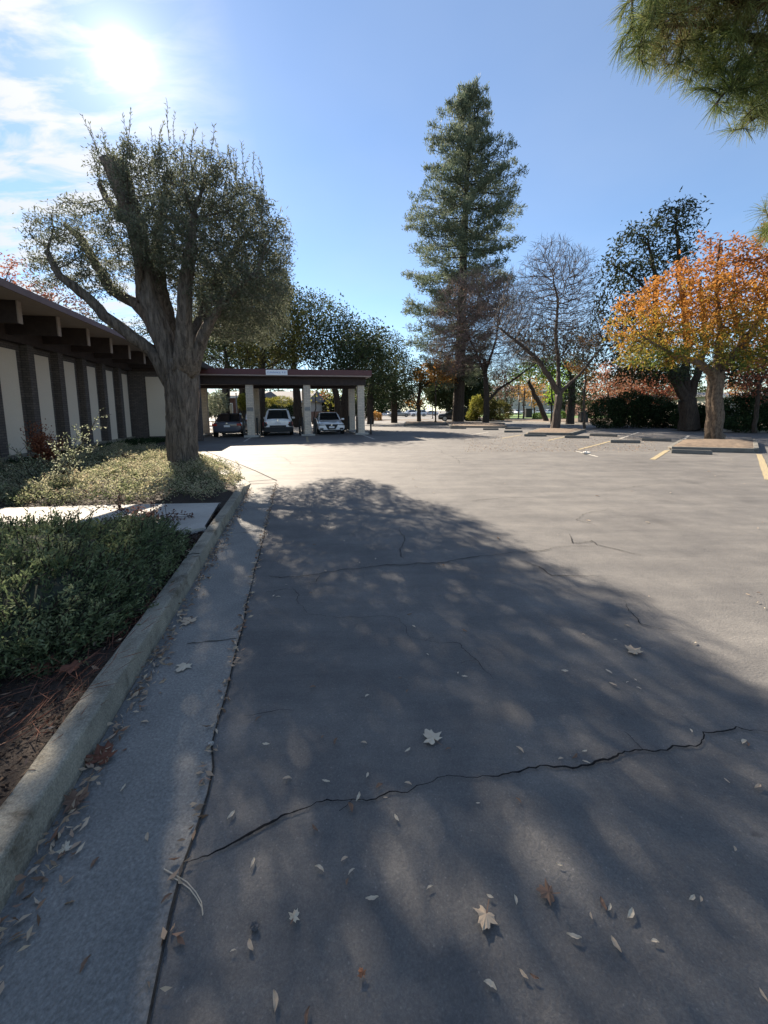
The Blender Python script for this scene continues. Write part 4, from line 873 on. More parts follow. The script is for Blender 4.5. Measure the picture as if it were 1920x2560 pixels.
# ------------------------------------------------------------------ other trees
def simple(name, label, px, Y, blobs, trunkpx, leaf, bark='dark_bark', natt=500, per=12, L=.3, tr=.2, group=None, D=.5, zb=.05, spread=None, thr=.03, cat='tree'):
    b = A(px, 1050, Y); b.z = zb; T = [A(x, y, Y) for x, y in trunkpx]
    return broad_tree(name, label, b, trk(b, T, [tr]+[tr*(.85-.12*i) for i in range(len(T))]), [], [pb(*q[:4], Y) for q in blobs], natt, M[leaf], M[bark], group=group, cat=cat, D=D, kill=D*1.5, per=per, L=L, W=L*.55, spread=spread or D*.5, thr=thr, tip_r=.013, infl=9, maxr=.15)[0]
simple('green_tree', 'light green tree with dark leaning v-shaped trunk beyond the far kerb', 1366, 46, [(1330, 925, 55, 32), (1290, 940, 30, 20), (1370, 915, 50, 30)], [(1350, 1015), (1335, 985), (1322, 955)], 'green_leaf', natt=700, tr=.28)
simple('lime_tree', 'small lime green tree between the bare grey trunk and the leaning trunk', 1378, 38, [(1378, 935, 26, 32), (1362, 915, 18, 18)], [(1380, 1000), (1378, 960)], 'lime_leaf', natt=300, L=.22, tr=.08)
simple('dark_green_tree', 'shady dark green tree directly right of the bare grey trunk', 1425, 37, [(1440, 910, 60, 70), (1420, 980, 45, 45), (1470, 990, 35, 40), (1460, 840, 45, 45), (1370, 870, 60, 60), (1320, 860, 50, 40)], [(1428, 1010), (1430, 950)], 'oak_leaf', natt=2600, L=.24, tr=.35)
for px, Y, bl, lab, lf, bk_ in [(1520, 48, [(1520, 945, 50, 45), (1490, 975, 35, 30)], 'leftmost russet tree with pale thin trunk above the big dark hedge', 'russet_leaf', 'grey_bark'), (1590, 50, [(1590, 950, 55, 42), (1560, 985, 45, 25)], 'russet tree in the middle of the row above the dark hedge', 'russet_leaf', 'grey_bark'),
                          (1655, 46, [(1655, 970, 55, 42), (1630, 1000, 40, 20)], 'rightmost russet tree, behind the black forked trunk', 'red_leaf', 'grey_bark')]:
    simple('russet_tree', lab, px, Y, bl, [(px, 1010), (px, 980)], lf, bk_, natt=1300, per=12, L=.28, tr=.14, group='russet street trees')
simple('red_tree', 'red-leaved tree at the right edge behind the orange tree', 1890, 22, [(1900, 930, 50, 40), (1950, 900, 60, 60), (1860, 960, 40, 22), (1930, 980, 50, 30)], [(1893, 1010), (1898, 960)], 'red_leaf', natt=800, per=9, L=.15, tr=.12, D=.35)
simple('gold_tree', 'golden shrubby tree between the two dark hedges behind the orange trunk', 1840, 28, [(1835, 965, 24, 26), (1850, 990, 26, 20)], [(1840, 1010), (1838, 985)], 'amber_leaf', natt=260, per=9, L=.18, tr=.06, D=.35)
simple('purple_tree', 'pale grey-purple nearly bare tree beyond the lawn', 1265, 75, [(1265, 960, 40, 45), (1235, 985, 35, 30), (1300, 985, 25, 25)], [(1265, 1010), (1265, 980)], 'plum_leaf', 'grey_bark', natt=500, per=4, L=.35, tr=.15, D=.6)
simple('thin_tree', 'thin dark young tree on the lawn, left one of the pair', 1296, 70, [(1297, 965, 12, 25)], [(1297, 1010), (1297, 960)], 'plum_leaf', natt=70, per=5, L=.3, tr=.13, D=.6)
simple('thin_tree', 'slim rusty young tree on the lawn left of the black bin', 1308, 60, [(1312, 970, 16, 28)], [(1310, 1010), (1312, 975)], 'amber_leaf', natt=80, per=8, L=.3, tr=.14, D=.6)
for px, Y, bl, lab, lf, nn in [(1250, 82, [(1250, 985, 45, 35), (1215, 975, 30, 35), (1245, 945, 35, 30)], 'dusky green tree far behind the twiggy tree trunk', 'oak_leaf', 900), (1335, 88, [(1335, 985, 40, 28), (1300, 965, 35, 35), (1350, 950, 35, 25)], 'dull gold tree far behind the leaning dark trunk', 'amber_leaf', 700),
        (1400, 70, [(1400, 960, 38, 40), (1385, 1000, 25, 20), (1420, 930, 35, 30)], 'yellow-green tree behind the bare grey trunk', 'lime_leaf', 800), (1455, 66, [(1455, 960, 45, 45), (1480, 1000, 35, 22), (1445, 910, 35, 35)], 'deep green tree behind the gap left of the russet row', 'oak_leaf', 1100),
        (1620, 70, [(1620, 940, 70, 45), (1560, 960, 50, 40), (1690, 950, 50, 45)], 'dark green tree far behind the russet row', 'oak_leaf', 1300), (1860, 50, [(1850, 920, 60, 60), (1920, 900, 60, 70)], 'dusky red tree far behind the right-hand hedge', 'red_leaf', 1000)]:
    simple('background_tree', lab, px, Y, bl, [(px, 1015), (px, 990)], lf, natt=nn, per=11, L=.42, tr=.2, D=.7, group='trees layered behind the far kerb')
# trees seen under the carport roof
simple('yellow_tree', 'yellow-green young tree seen left of the white sedan under the roof', 780, 44, [(785, 985, 18, 30), (800, 960, 22, 20)], [(790, 1020), (788, 990)], 'yellow_leaf', natt=240, L=.25, tr=.08, per=9)
simple('yellow_tree', 'yellow-green tree seen above the white sedan roof', 822, 46, [(825, 1000, 20, 22), (845, 975, 22, 20)], [(824, 1030), (824, 1000)], 'yellow_leaf', natt=260, L=.25, tr=.10, per=9)
simple('red_tree', 'small red tree seen over the white sedan under the carport roof', 812, 52, [(812, 985, 14, 26)], [(812, 1030), (812, 1000)], 'red_leaf', natt=200, L=.28, tr=.08, per=9)
simple('green_tree', 'pale green tree between the rear right pillar and the leaning trunk', 862, 50, [(862, 975, 18, 26), (895, 985, 20, 25)], [(862, 1030), (862, 1000)], 'yellow_leaf', natt=240, L=.28, tr=.08, per=9)
# trees beyond the roof at the left
for px, Y, bl, lab, lf in [(-20, 30, [(20, 680, 60, 45), (-40, 700, 60, 60), (70, 730, 60, 40)], 'reddish tree over the roof at the left edge', 'red_leaf'), (130, 32, [(130, 740, 70, 40), (190, 770, 60, 35), (80, 770, 50, 40)], 'plum-brown thin-leaved tree over the roof, left of the olive', 'plum_leaf'),
                           (235, 34, [(240, 800, 50, 28), (190, 800, 40, 20), (270, 830, 40, 25)], 'green tree peeping over the roof under the olive limb', 'oak_leaf'), (340, 38, [(330, 840, 60, 40), (380, 830, 60, 50), (300, 860, 40, 20)], 'grey-green tree behind the olive trunk', 'oak_leaf')]:
    simple('tree', lab, px, Y, bl, [(px, 950), (px, 860)], lf, 'grey_bark', natt=900, per=7, L=.20, tr=.2, D=.45, group='trees beyond the long roof')
# distant tree belt closing the horizon
for i in range(24):
    px = -250+i*105+random.uniform(-30, 30); Y = random.uniform(125, 150); hh = random.uniform(30, 50)
    simple('distant_tree', ['rounded green', 'dark', 'yellowing', 'tall olive-green'][i % 4]+' distant tree in the belt along the horizon', px, Y, [(px, 1015-hh*.5, 55, hh*.75), (px+40, 1020-hh*.2, 45, hh*.5)], [(px, 1010), (px, 1000)], ['oak_leaf', 'dark_leaf', 'oak_gold', 'oak_leaf'][i % 4], natt=700, per=14, L=.9, tr=.4, D=1.3, group='distant trees along the horizon', spread=.9, thr=.06)
# ================================================================== HEDGES AND SHRUBS
def shrub(name, label, blobs, leaf, n, L, W, cat='shrub', group=None, stems=30, base=None, up=.4):
    """leaf shell over blobs (world ellipsoids) with inner stems"""
    cs = np.array([b[:3] for b in blobs]); rs = np.array([b[3:6] for b in blobs]); area = rs[:, 0]*rs[:, 2]; cnt = RNG.multinomial(n, area/area.sum()); P = []; Dn = []
    for c, r_, k in zip(cs, rs, cnt):
        d = unit(RNG.normal(size=(k, 3))); rad = .62+.42*RNG.random(k)**.7+.07*np.sin(d[:, 0]*9+d[:, 2]*7+c[0]*3); p = c+d*r_*rad[:, None]; P.append(p); Dn.append(d)
    P = np.concatenate(P); Dn = np.concatenate(Dn); ok = P[:, 2] > .03; P = P[ok]; Dn = Dn[ok]
    b = Vector(base) if base is not None else Vector((cs[:, 0].mean(), cs[:, 1].mean(), .02))
    t = empty(name, b, 0, label, cat, group)
    co = leaves(P, Dn*.6+randdir(len(P), up), L*(1+.3*RNG.normal(size=len(P)).clip(-2, 2)), W, .15); link('foliage', npmesh('foliage', co-np.array(b), None, 4), M[leaf], t)
    ch = []
    for i in range(stems):
        j = RNG.integers(len(P)); e = P[j]*.9+cs[0]*.1*0+P[j]*.1; s = np.array([P[j][0]*.7+b.x*.3, P[j][1]*.7+b.y*.3, .02]); m = (s+e)/2+RNG.normal(size=3)*.05; ch.append(([s, m, e], [.014, .01, .005]))
    V, Fc = tubes(ch); pyd('stems', [v-np.array(b) for v in V], Fc, M['dark_bark'], t, True); return t
def hb(px, py, rx, ry, Y, rd): c = A(px, py, Y); return (c.x, c.y, c.z, rx*Y/F, rd, ry*Y/F)
shrub('hedge', 'big dark round-topped hedge left of the black forked trunk', [hb(1520, 1035, 45, 40, 30, 1.2), (hb(1575, 1025, 50, 46, 30, 1.3)), hb(1630, 1030, 55, 40, 29.5, 1.3), hb(1675, 1040, 40, 30, 29, 1.1)], 'hedge_leaf', 26000, .13, .07, 'hedge')
shrub('hedge', 'low dark hedge immediately behind the orange tree trunk', [hb(1730, 1045, 45, 32, 26, 1.0), hb(1780, 1045, 45, 34, 25.5, 1.0)], 'hedge_leaf', 12000, .12, .065, 'hedge')
shrub('hedge', 'tall dark hedge at the right edge of the picture', [hb(1850, 1030, 48, 45, 24, 1.1), hb(1910, 1025, 60, 52, 23.5, 1.2), hb(1990, 1020, 70, 55, 23, 1.2), hb(1880, 1060, 70, 22, 23, .8)], 'hedge_leaf', 24000, .12, .06, 'hedge')
shrub('shrub', 'yellow-green shrub right of the minivan', [hb(1192, 1018, 17, 28, 52, 1.0), hb(1180, 1040, 14, 14, 52, .9)], 'yellow_leaf', 3500, .22, .12)
shrub('shrub', 'grey-green shrub right of the twiggy tree trunk', [hb(1248, 1028, 32, 24, 50, 1.3), hb(1225, 1020, 14, 28, 50, .8)], 'oak_gold', 5000, .2, .11)
shrub('shrub', 'bright green low shrub on the lawn behind the leaning dark trunk', [hb(1345, 1042, 12, 9, 56, .7), hb(1400, 1040, 14, 12, 56, .7)], 'green_leaf', 1800, .2, .1)
shrub('shrub', 'dark clipped bushes seen over the roof of the white SUV', [hb(690, 1040, 30, 26, 42, 1.2), hb(730, 1040, 26, 24, 42, 1.2)], 'hedge_leaf', 8000, .16, .09)
shrub('shrub', 'yellow-green bush at the left pillar of the carport', [hb(607, 1005, 10, 18, 40, .8)], 'yellow_leaf', 1400, .18, .1)
shrub('shrub', 'pale twiggy bush above the clipped bushes', [hb(705, 1005, 30, 14, 46, .9), hb(670, 1008, 12, 12, 46, .8)], 'yellow_leaf', 2600, .18, .06)
shrub('shrub', 'pale spiky bush left of the slate sedan', [hb(545, 1010, 22, 30, 34, .8)], 'silver_leaf', 1500, .3, .05)
shrub('shrub', 'pale buff bush left of the far parked cars', [hb(940, 1044, 14, 14, 60, .8)], 'amber_leaf', 1500, .2, .1)
shrub('hedge', 'long dark hedge far behind the carport', [hb(x, 1018, 48, 26, 68, 1.6) for x in range(500, 960, 60)], 'hedge_leaf', 22000, .34, .2, 'hedge')
shrub('hedge', 'dark shrubs behind the slate sedan and the left pillars', [hb(x, 1012, 30, 34, 46, 1.2) for x in (500, 630)], 'oak_leaf', 12000, .22, .13, 'hedge')
# ---------------- planting near the kerb
def tuft_mass(name, label, surf, n, step, seg, leafm, L, W, kind=None, cat=None, lean=.5, per=10, sp=.02):
    """short leafy shoots growing over a height field; surf(k)->(pos, outward dir, len)"""
    P = []; Dv = []; ch = []
    for i in range(n):
        s = surf()
        if s is None: continue
        p, d, ln = s; d = np.array(d); q = np.array(p)-d*ln; m = per; pts = []
        dd = unit((d+RNG.normal(size=3)*.3)[None])[0]
        for k in range(seg+1): pts.append(q.copy()); q = q+dd*ln/seg; dd = unit((dd+np.array([0, 0, -.06])+RNG.normal(size=3)*.08)[None])[0]
        ch.append((pts, [.004]*(seg+1)))
        tt = np.sort(RNG.random(m))*seg*.98; ii = tt.astype(int); fr = (tt-ii)[:, None]; pa = np.array(pts); b = pa[ii]*(1-fr)+pa[ii+1]*fr; P.append(b+RNG.normal(size=(m, 3))*sp); Dv.append(unit(dd[None]*.8+RNG.normal(size=(m, 3))*.6))
    P = np.concatenate(P); Dv = np.concatenate(Dv); b = P.mean(0); b[2] = .1; t = empty(name, tuple(b), 0, label, cat)
    link('foliage', npmesh('foliage', leaves(P, Dv, L*(1+.25*RNG.normal(size=len(P)).clip(-2, 2)), W)-b, None, 4), leafm, t)
    V, Fc = tubes(ch[::2]); pyd('stems', [v-b for v in V], Fc, M['dark_bark'], t)
    if kind: t['kind'] = kind
    return t
# rosemary: height field over an elongated mound  (u along kerb, v across)
ros = [(2.85, -1.82, .75, .80, .54), (3.35, -1.95, .95, .90, .62), (3.0, -3.0, 1.0, 1.0, .60), (4.0, -2.6, .75, .95, .48), (2.65, -3.2, .75, 1.0, .55), (3.8, -3.7, .9, 1.0, .52), (3.85, -1.55, .75, .52, .46), (3.2, -1.45, .8, .45, .40), (3.1, -4.4, 1.0, 1.0, .6), (2.65, -1.55, .42, .4, .30)]
ROSN = 0
def ros_surf():
    c = ros[RNG.integers(len(ros))]; th = RNG.random()*2*PI; ph = math.acos(RNG.random()**.8); rr = RNG.uniform(.82, 1.10)
    x, y, z = math.sin(ph)*math.cos(th), math.sin(ph)*math.sin(th), math.cos(ph)
    u, v, h = c[0]+c[2]*x*rr, c[1]+c[3]*y*rr, .08+c[4]*z*rr
    for e in ros:                                        # inside another mound: drop
        if e is not c and ((u-e[0])/e[2])**2+((v-e[1])/e[3])**2+((h-.08)/e[4])**2 < .55: return None
    if v > -1.03: return None
    d = UD*x*.7+VD*y*.7+Vector((0, 0, .65*z+.25)); d.normalize(); return tuple(UV(u, v, h)), tuple(d), RNG.uniform(.14, .32)
tuft_mass('rosemary_bush', 'dense dark green rosemary bush spilling towards the kerb below the walkway', ros_surf, 13000, 0, 3, M['rosemary'], .032, .0105, cat='shrub', per=30, sp=.011)
# filler lumps added inside the rosemary, coloured as inner shade, to stop daylight
def core(parent, blobs, mat, b):
    bm = bmesh.new()
    for (u, v, ru, rv, h) in blobs:
        p = UV(u, v, .05)-b; bmesh.ops.create_icosphere(bm, subdivisions=3, radius=1, matrix=Matrix.Translation(p) @ Matrix.Rotation(TH, 4, 'Z') @ Matrix.Diagonal((rv*.82, ru*.82, h*.82, 1)))
    for v_ in bm.verts: v_.co += Vector((random.uniform(-.03, .03), random.uniform(-.03, .03), random.uniform(-.03, .03)))
    o = bmobj('dark_filler', bm, mat, parent, True); return o
RB = [o for o in C.objects if o.name.startswith('rosemary_bush')][0]; core(RB, ros, plain('filler_shade', (.022, .028, .017), .95, 0, .4, 20), RB.location)
# ground cover beyond the walkway
def in_cover(u, v): return True
gc = []
cvx = [G(0, 1258, .2), G(300, 1250, .2), G(540, 1240, .2), G(600, 1188, .2), G(520, 1150, .2), G(420, 1125, .2), G(300, 1118, .2), G(200, 1135, .25), G(100, 1150, .3), G(-150, 1165, .3), G(-150, 1260, .2)]
poly = [(p.x, p.y) for p in cvx]
def inpoly(x, y):
    c = False; j = len(poly)-1
    for i in range(len(poly)):
        xi, yi = poly[i]; xj, yj = poly[j]
        if (yi > y) != (yj > y) and x < (xj-xi)*(y-yi)/(yj-yi)+xi: c = not c
        j = i
    return c
bxm = (min(p[0] for p in poly), max(p[0] for p in poly), min(p[1] for p in poly), max(p[1] for p in poly))
def cover_surf():
    x = RNG.uniform(bxm[0], bxm[1]); y = RNG.uniform(bxm[2], bxm[3])
    if not inpoly(x, y): return None
    h = .10+.20*(math.sin(x*1.7+1)*math.cos(y*1.3)*.5+.5)+.08*(math.sin(x*5.3)*math.sin(y*4.1+x))+.14*RNG.random()**2
    d = unit(np.array([[RNG.normal()*.9, RNG.normal()*.9-.2, .55]]))[0]; return (x, y, h+.08), tuple(d), RNG.uniform(.12, .28)
tuft_mass('ground_cover', 'sunlit buff and green low ground cover round the olive trunk', cover_surf, 17000, 0, 3, M['cover'], .036, .019, kind='stuff', cat='ground cover', per=13, sp=.02)
# tall wispy shrub with pale leaves
def wispy(name, label, base, tips, leaf, L, W, per=26, twig='dark_bark', spread=.02, cat='shrub'):
    ch = []; P = []; Dv = []
    for tp, ln in tips:
        b = np.array(base)+RNG.normal(size=3)*.05*np.array([1, 1, 0]); e = np.array(tp); m = (b+e)/2+RNG.normal(size=3)*.08-np.array([0, 0, .05]); pts = [b*(1-t)**2+2*m*t*(1-t)+e*t*t for t in np.linspace(0, 1, 10)]
        ch.append((pts, [.010-.0008*k for k in range(10)])); pa = np.array(pts)
        for s in range(7):
            i = RNG.integers(3, 9); d = unit((pa[i]-pa[i-1]+RNG.normal(size=3)*.1)[None])[0]; q = [pa[i]+d*k*ln*.2/4 for k in range(5)]; ch.append((q, [.004]*5)); qa = np.array(q)
            P.append(qa[RNG.integers(0, 5, per//2)]+RNG.normal(size=(per//2, 3))*spread); Dv.append(np.repeat(d[None], per//2, 0)+RNG.normal(size=(per//2, 3))*.8)
        ii = RNG.integers(2, 10, per); P.append(pa[ii]+RNG.normal(size=(per, 3))*spread); Dv.append(RNG.normal(size=(per, 3))+np.array([0, 0, .3]))
    P = np.concatenate(P); Dv = np.concatenate(Dv); t = empty(name, base, 0, label, cat); b = np.array(base)
    link('foliage', npmesh('foliage', leaves(P, Dv, L, W)-b, None, 4), M[leaf], t); V, Fc = tubes(ch); pyd('stems', [v-b for v in V], Fc, M[twig], t); return t
def wt(lst, Y): return [(tuple(A(x, y, Y)), 1.2) for x, y in lst]
wb = A(120, 1200, 6.8); wispy('wispy_shrub', 'tall open shrub with small pale glinting leaves, its longest shoot crossing the wall panels', (wb.x, wb.y, .12), wt([(253, 1022), (75, 1105), (40, 1120), (140, 1110), (170, 1090), (205, 1070), (232, 1115), (110, 1135), (60, 1165), (30, 1170), (190, 1120), (90, 1150), (150, 1150), (215, 1090), (240, 1050)], 6.8), 'silver_leaf', .036, .020, 22, spread=.018)
wb = A(330, 1330, 4.7); wispy('sprig', 'small dark-leaved sprig leaning over the pale walkway', (wb.x, wb.y, .12), wt([(300, 1270), (345, 1262), (390, 1265), (440, 1275), (445, 1290), (320, 1290), (370, 1290), (285, 1300), (410, 1300)], 4.7), 'plum_leaf', .036, .022, 30, spread=.02, cat='plant')
wb = A(110, 1130, 9.8); wispy('red_shrub', 'small reddish shrub against the second beige panel', (wb.x, wb.y, .12), wt([(80, 1075), (95, 1090), (110, 1080), (130, 1090), (150, 1100), (85, 1105), (120, 1110), (105, 1070), (140, 1115)], 9.8), 'red_leaf', .05, .03, 60, spread=.06)
# dark low plants by the wall (shade)
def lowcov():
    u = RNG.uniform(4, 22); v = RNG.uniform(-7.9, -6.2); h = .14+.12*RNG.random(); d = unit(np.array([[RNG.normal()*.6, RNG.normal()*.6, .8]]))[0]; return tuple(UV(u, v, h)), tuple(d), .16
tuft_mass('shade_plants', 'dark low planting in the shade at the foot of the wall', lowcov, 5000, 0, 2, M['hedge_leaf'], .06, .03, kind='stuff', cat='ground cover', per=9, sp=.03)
# ================================================================== NEAR PINE (upper right)
YP = 5.2
pbase = (9.5, 6.5, 0); ptr = ([pbase, (9.4, 6.5, 3.5), (9.2, 6.4, 7), (9.0, 6.3, 10)], [.35, .30, .24, .16])
def ap(px, py, Y=YP): return tuple(A(px, py, Y))
plimbs = [([(9.2, 6.4, 6.2), ap(2100, 120, 5.6), ap(1900, 100, 5.3), ap(1740, 60, 5.2), ap(1620, 70, 5.1)], [.12, .09, .05, .03, .015]), ([(9.15, 6.4, 7.2), ap(2080, 10, 5.0), ap(1850, 0, 5.0), ap(1700, -60, 5.0), ap(1580, 0, 5.0)], [.12, .09, .06, .04, .015]),
          ([ap(1900, 100, 5.3), ap(1860, 180, 5.2), ap(1790, 260, 5.1)], [.035, .025, .012]), ([(9.3, 6.45, 4.8), ap(2150, 430, 5.6), ap(1990, 520, 5.4), ap(1920, 540, 5.3)], [.07, .05, .03, .015]), ([ap(2100, 120, 5.6), ap(1980, 230, 5.4), ap(1880, 300, 5.3)], [.05, .035, .015])]
pbl = [pb(1600, 90, 45, 60, 5.0), pb(1680, 60, 75, 70, 5.1), pb(1620, 10, 60, 60, 5.0), pb(1770, 110, 70, 75, 5.2), pb(1850, 60, 90, 110, 5.2), pb(1815, 200, 45, 70, 5.1), pb(1880, 230, 60, 75, 5.2), pb(1870, 305, 45, 22, 5.2), pb(1800, -40, 150, 60, 5.1), pb(1950, 150, 80, 130, 5.3), pb(1930, 545, 38, 42, 5.3), pb(1980, 540, 60, 60, 5.4)]
pos, par, r, chains, n0 = skeleton([(ptr[0], ptr[1], -1)]+[(p, q, -2) for p, q in plimbs], sample_blobs(pbl, 2600), tip_r=.006, D=.10, kill=.12, infl=2, maxr=.03, expo=2.4)
idx = np.where(r <= .0085)[0]; print('near pine nodes', len(pos), len(idx)); per = 42; k = np.repeat(idx, per); m = len(k); ax = unit(pos[k]-pos[np.array(par)[k]])
Dn = unit(ax*.75+RNG.normal(size=(m, 3))*.55+np.array([-.15, 0, -.22])); P = pos[k]-ax*RNG.random((m, 1))*.10; Ln = .19*(1+.2*RNG.normal(size=m).clip(-2, 2)); q = unit(np.cross(Dn, RNG.normal(size=(m, 3))))*.0024
Pm = P+Dn*Ln[:, None]*.55; Pe = P+Dn*Ln[:, None]+np.array([0, 0, -1.])*Ln[:, None]*.10
co = np.concatenate([np.stack([P-q, P+q, Pm+q, Pm-q], 1).reshape(-1, 3), np.stack([Pm-q, Pm+q, Pe+q*.4, Pe-q*.4], 1).reshape(-1, 3)])
finish_tree('pine_tree', 'long-needled pine whose branches hang into the upper right corner', 'tree', None, pbase, chains, M['dark_bark'], co, M['pine_near'])
# ================================================================== SMALL STREET THINGS AND FAR BUILDINGS
def pole(name, label, px, py_top, Y, rr, mat, head=None, cat='pole'):
    b = A(px, 1040, Y); t = empty(name, (b.x, Y, 0), 0, label, cat); h = A(px, py_top, Y).z
    bm = bmesh.new(); cyl(bm, (0, 0, h/2), rr, h, 10, r2=rr*.8); cyl(bm, (0, 0, .12), rr*1.8, .24, 10); bmobj('post', bm, M[mat], t, True)
    bm = bmesh.new()
    if head == 'lamp': bx(bm, -.35, .35, -.15, .15, h, h+.14, .03)
    else: cyl(bm, (0, 0, h+.03), rr*1.2, .06, 10)
    bmobj('lamp_head' if head == 'lamp' else 'cap', bm, M['grey_metal'], t); return t
pole('post', 'thin dark post standing left of the minivan', 1089, 955, 44, .09, 'dark_bark', cat='post')
pole('street_lamp', 'slim pale lamp post left of the thin dark post', 1081, 985, 70, .09, 'grey_metal', 'lamp', 'street lamp')
pole('street_lamp', 'pale lamp post on the lawn beside the black bin', 1328, 990, 78, .10, 'grey_metal', 'lamp', 'street lamp')
pole('lamp_post', 'dark lantern post on the lawn, left of the bin', 1296, 985, 60, .08, 'black', 'lamp', 'street lamp')
pole('sign_post', 'slim grey sign post left of the front left pillar', 593, 985, 30, .05, 'grey_metal', cat='post')
def bin_(label, px, Y, s=1):
    b = A(px, 1040, Y); t = empty('litter_bin', (b.x, Y, .1), 0, label, 'bin'); bm = bmesh.new(); bx(bm, -.42*s, .42*s, -.4*s, .4*s, 0, 1.1*s, .06); bmobj('body', bm, M['black'], t); bm = bmesh.new(); bx(bm, -.47*s, .47*s, -.45*s, .45*s, 1.101*s, 1.22*s, .04); bmobj('lid', bm, M['cladding'], t)
bin_('black litter bin on the lawn by the pale lamp post', 1320, 66, 1.25); bin_('dark squat bin with rounded lid left of the big dark hedge', 1458, 40, .9)
def house(name, label, px0, px1, Y, h, roof_h, wall, roof, dep=10, wins=3, rot=0):
    a, b = A(px0, 1040, Y), A(px1, 1040, Y); w = (b-a).length; c = (a+b)/2; t = empty(name, (c.x, Y, 0), rot, label, 'building')
    box('wall', (-w/2, w/2, 0, dep, 0, h), M[wall], t)
    V = [(-w/2-.5, -.6, h), (w/2+.5, -.6, h), (w/2+.5, dep+.6, h), (-w/2-.5, dep+.6, h), (-w/2-.5, dep/2, h+roof_h), (w/2+.5, dep/2, h+roof_h)]
    pyd('roof', V, [(0, 1, 5, 4), (2, 3, 4, 5), (1, 2, 5), (3, 0, 4), (3, 2, 1, 0)], M[roof], t)
    box('fascia', (-w/2-.5, w/2+.5, -.66, -.605, h-.18, h+.12), M['trim'], t)
    for i in range(wins):
        x = -w/2+(i+.5)*w/wins; f_ = box('window', (x-.75, x+.75, -.05, .05, h*.3, h*.78), M['trim'], t); box('pane', (x-.66, x+.66, -.06, -.051, h*.33, h*.75), M['glass'], f_)
    return t
house('brick_house', 'red brick building with pale pilaster seen under the carport left bay', 545, 640, 48, 3.4, .9, 'brick_red', 'house_roof', wins=2)
house('house', 'pale house with a grey roof and white fascia seen above the white SUV', 655, 765, 58, 3.0, 1.8, 'house_wall', 'house_roof', rot=-.12)
house('house', 'white low building glimpsed behind the russet trees', 1480, 1700, 75, 3.2, 1.0, 'brick_red', 'house_roof', rot=.1, wins=5)
house('house', 'pale building beyond the lawn behind the thin trunks', 1230, 1420, 128, 7.5, 2, 'house_wall', 'house_roof', wins=6)
house('house', 'white walled building at the right end, seen beside the orange tree trunk', 1780, 2100, 60, 3.2, .8, 'house_wall', 'house_roof', wins=5)
# pilaster
# red fence panels behind the white sedan
fa = A(775, 1040, 52); fc_ = empty('fence', (fa.x, 52, 0), 0, 'low red-brown fence behind the white sedan', 'fence')
bm = bmesh.new(); [bx(bm, i*.16, i*.16+.13, -.02, .02, .1, 1.5) for i in range(34)]; bmobj('pickets', bm, M['brick_red'], fc_)
bm = bmesh.new(); [bx(bm, i*1.8, i*1.8+.1, .021, .12, 0, 1.6) for i in range(4)]; bmobj('posts', bm, M['dark_bark'], fc_)
# crumpled paper and stone
def crumple(name, label, cat, p, sx, sy, sz, mat, seed):
    rd = random.Random(seed); bm = bmesh.new(); bmesh.ops.create_icosphere(bm, subdivisions=3, radius=1)
    for v in bm.verts: k = 1+rd.uniform(-.22, .22); v.co = Vector((v.co.x*sx*k, v.co.y*sy*k, max(0, (v.co.z*.5+.5)*sz*2*k)))
    o = bmobj(name, bm, M[mat]); o.location = p; tag(o, label, cat)
crumple('crumpled_paper', 'crumpled white paper lying on the asphalt left of the second wheel stop', 'litter', G(1466, 1135), .13, .08, .04, 'paper', 3)
crumple('stone', 'small dark stone on the asphalt near the bottom of the photo', 'stone', G(637, 2320), .012, .010, .006, 'stone', 5)
crumple('stone', 'tiny pale pebble at the edge of the gutter seam', 'stone', G(528, 1862), .013, .010, .006, 'walk', 6)
# ================================================================== FALLEN LEAVES
def maple(name, label, px, py, size, rz, mat, curl=.25, z=0, notch=1.0, group=None):
    p = G(px, py, z); lob = [(-90, .12), (-70, .34), (-45, .50), (-32, .66), (-22, .52), (-8, .58), (6, .92), (20, .56), (34, .46), (48, .62), (60, .80), (70, .72), (84, .84), (92, 1.0), (100, .82), (112, .74), (120, .82), (132, .60), (146, .46), (160, .58), (174, .90), (188, .56), (204, .52), (214, .64), (228, .48), (250, .34)]
    rd = random.Random(px); V = [(0, 0, .012)]; Fc = []
    for a, rr in lob: a = math.radians(a); rr *= size/2*rd.uniform(.88, 1.1); V.append((math.cos(a)*rr, math.sin(a)*rr, .004+curl*rr*rd.uniform(.0, .55)))
    n = len(lob); Fc = [(0, 1+i, 1+(i+1) % n) for i in range(n)]
    o = pyd(name, V, Fc, M[mat]); o.location = (p.x, p.y, z+.004); o.rotation_euler = (0, 0, rz)
    s = pyd('stalk', [(-.0015, -size*.05, .006), (.0015, -size*.05, .006), (.004, -size*.45, .012), (.001, -size*.45, .012)], [(0, 1, 2, 3)], M['brown_dead'], o)
    tag(o, label, 'leaf', group); return o
maple('maple_leaf', 'large pale three-pointed leaf lying alone in the middle of the shaded asphalt', 1083, 1850, .125, .6, 'pale_dead', .2)
maple('maple_leaf', 'pale brown curled leaf near the lower middle of the asphalt', 1215, 2296, .085, 2.6, 'litter', .35)
maple('maple_leaf', 'dull brown folded leaf right of the lower middle pale leaf', 1372, 2240, .075, 1.4, 'brown_dead', .5)
maple('maple_leaf', 'buff ragged leaf on the asphalt at the right in the shadow edge', 1588, 1632, .14, .4, 'litter', .4)
maple('maple_leaf', 'pale pointed leaf flat on the gutter beside the kerb', 462, 1668, .13, 2.9, 'pale_dead', .2)
maple('maple_leaf', 'broad buff leaf on the gutter near the kerb joint', 473, 1557, .16, 1.0, 'litter', .3)
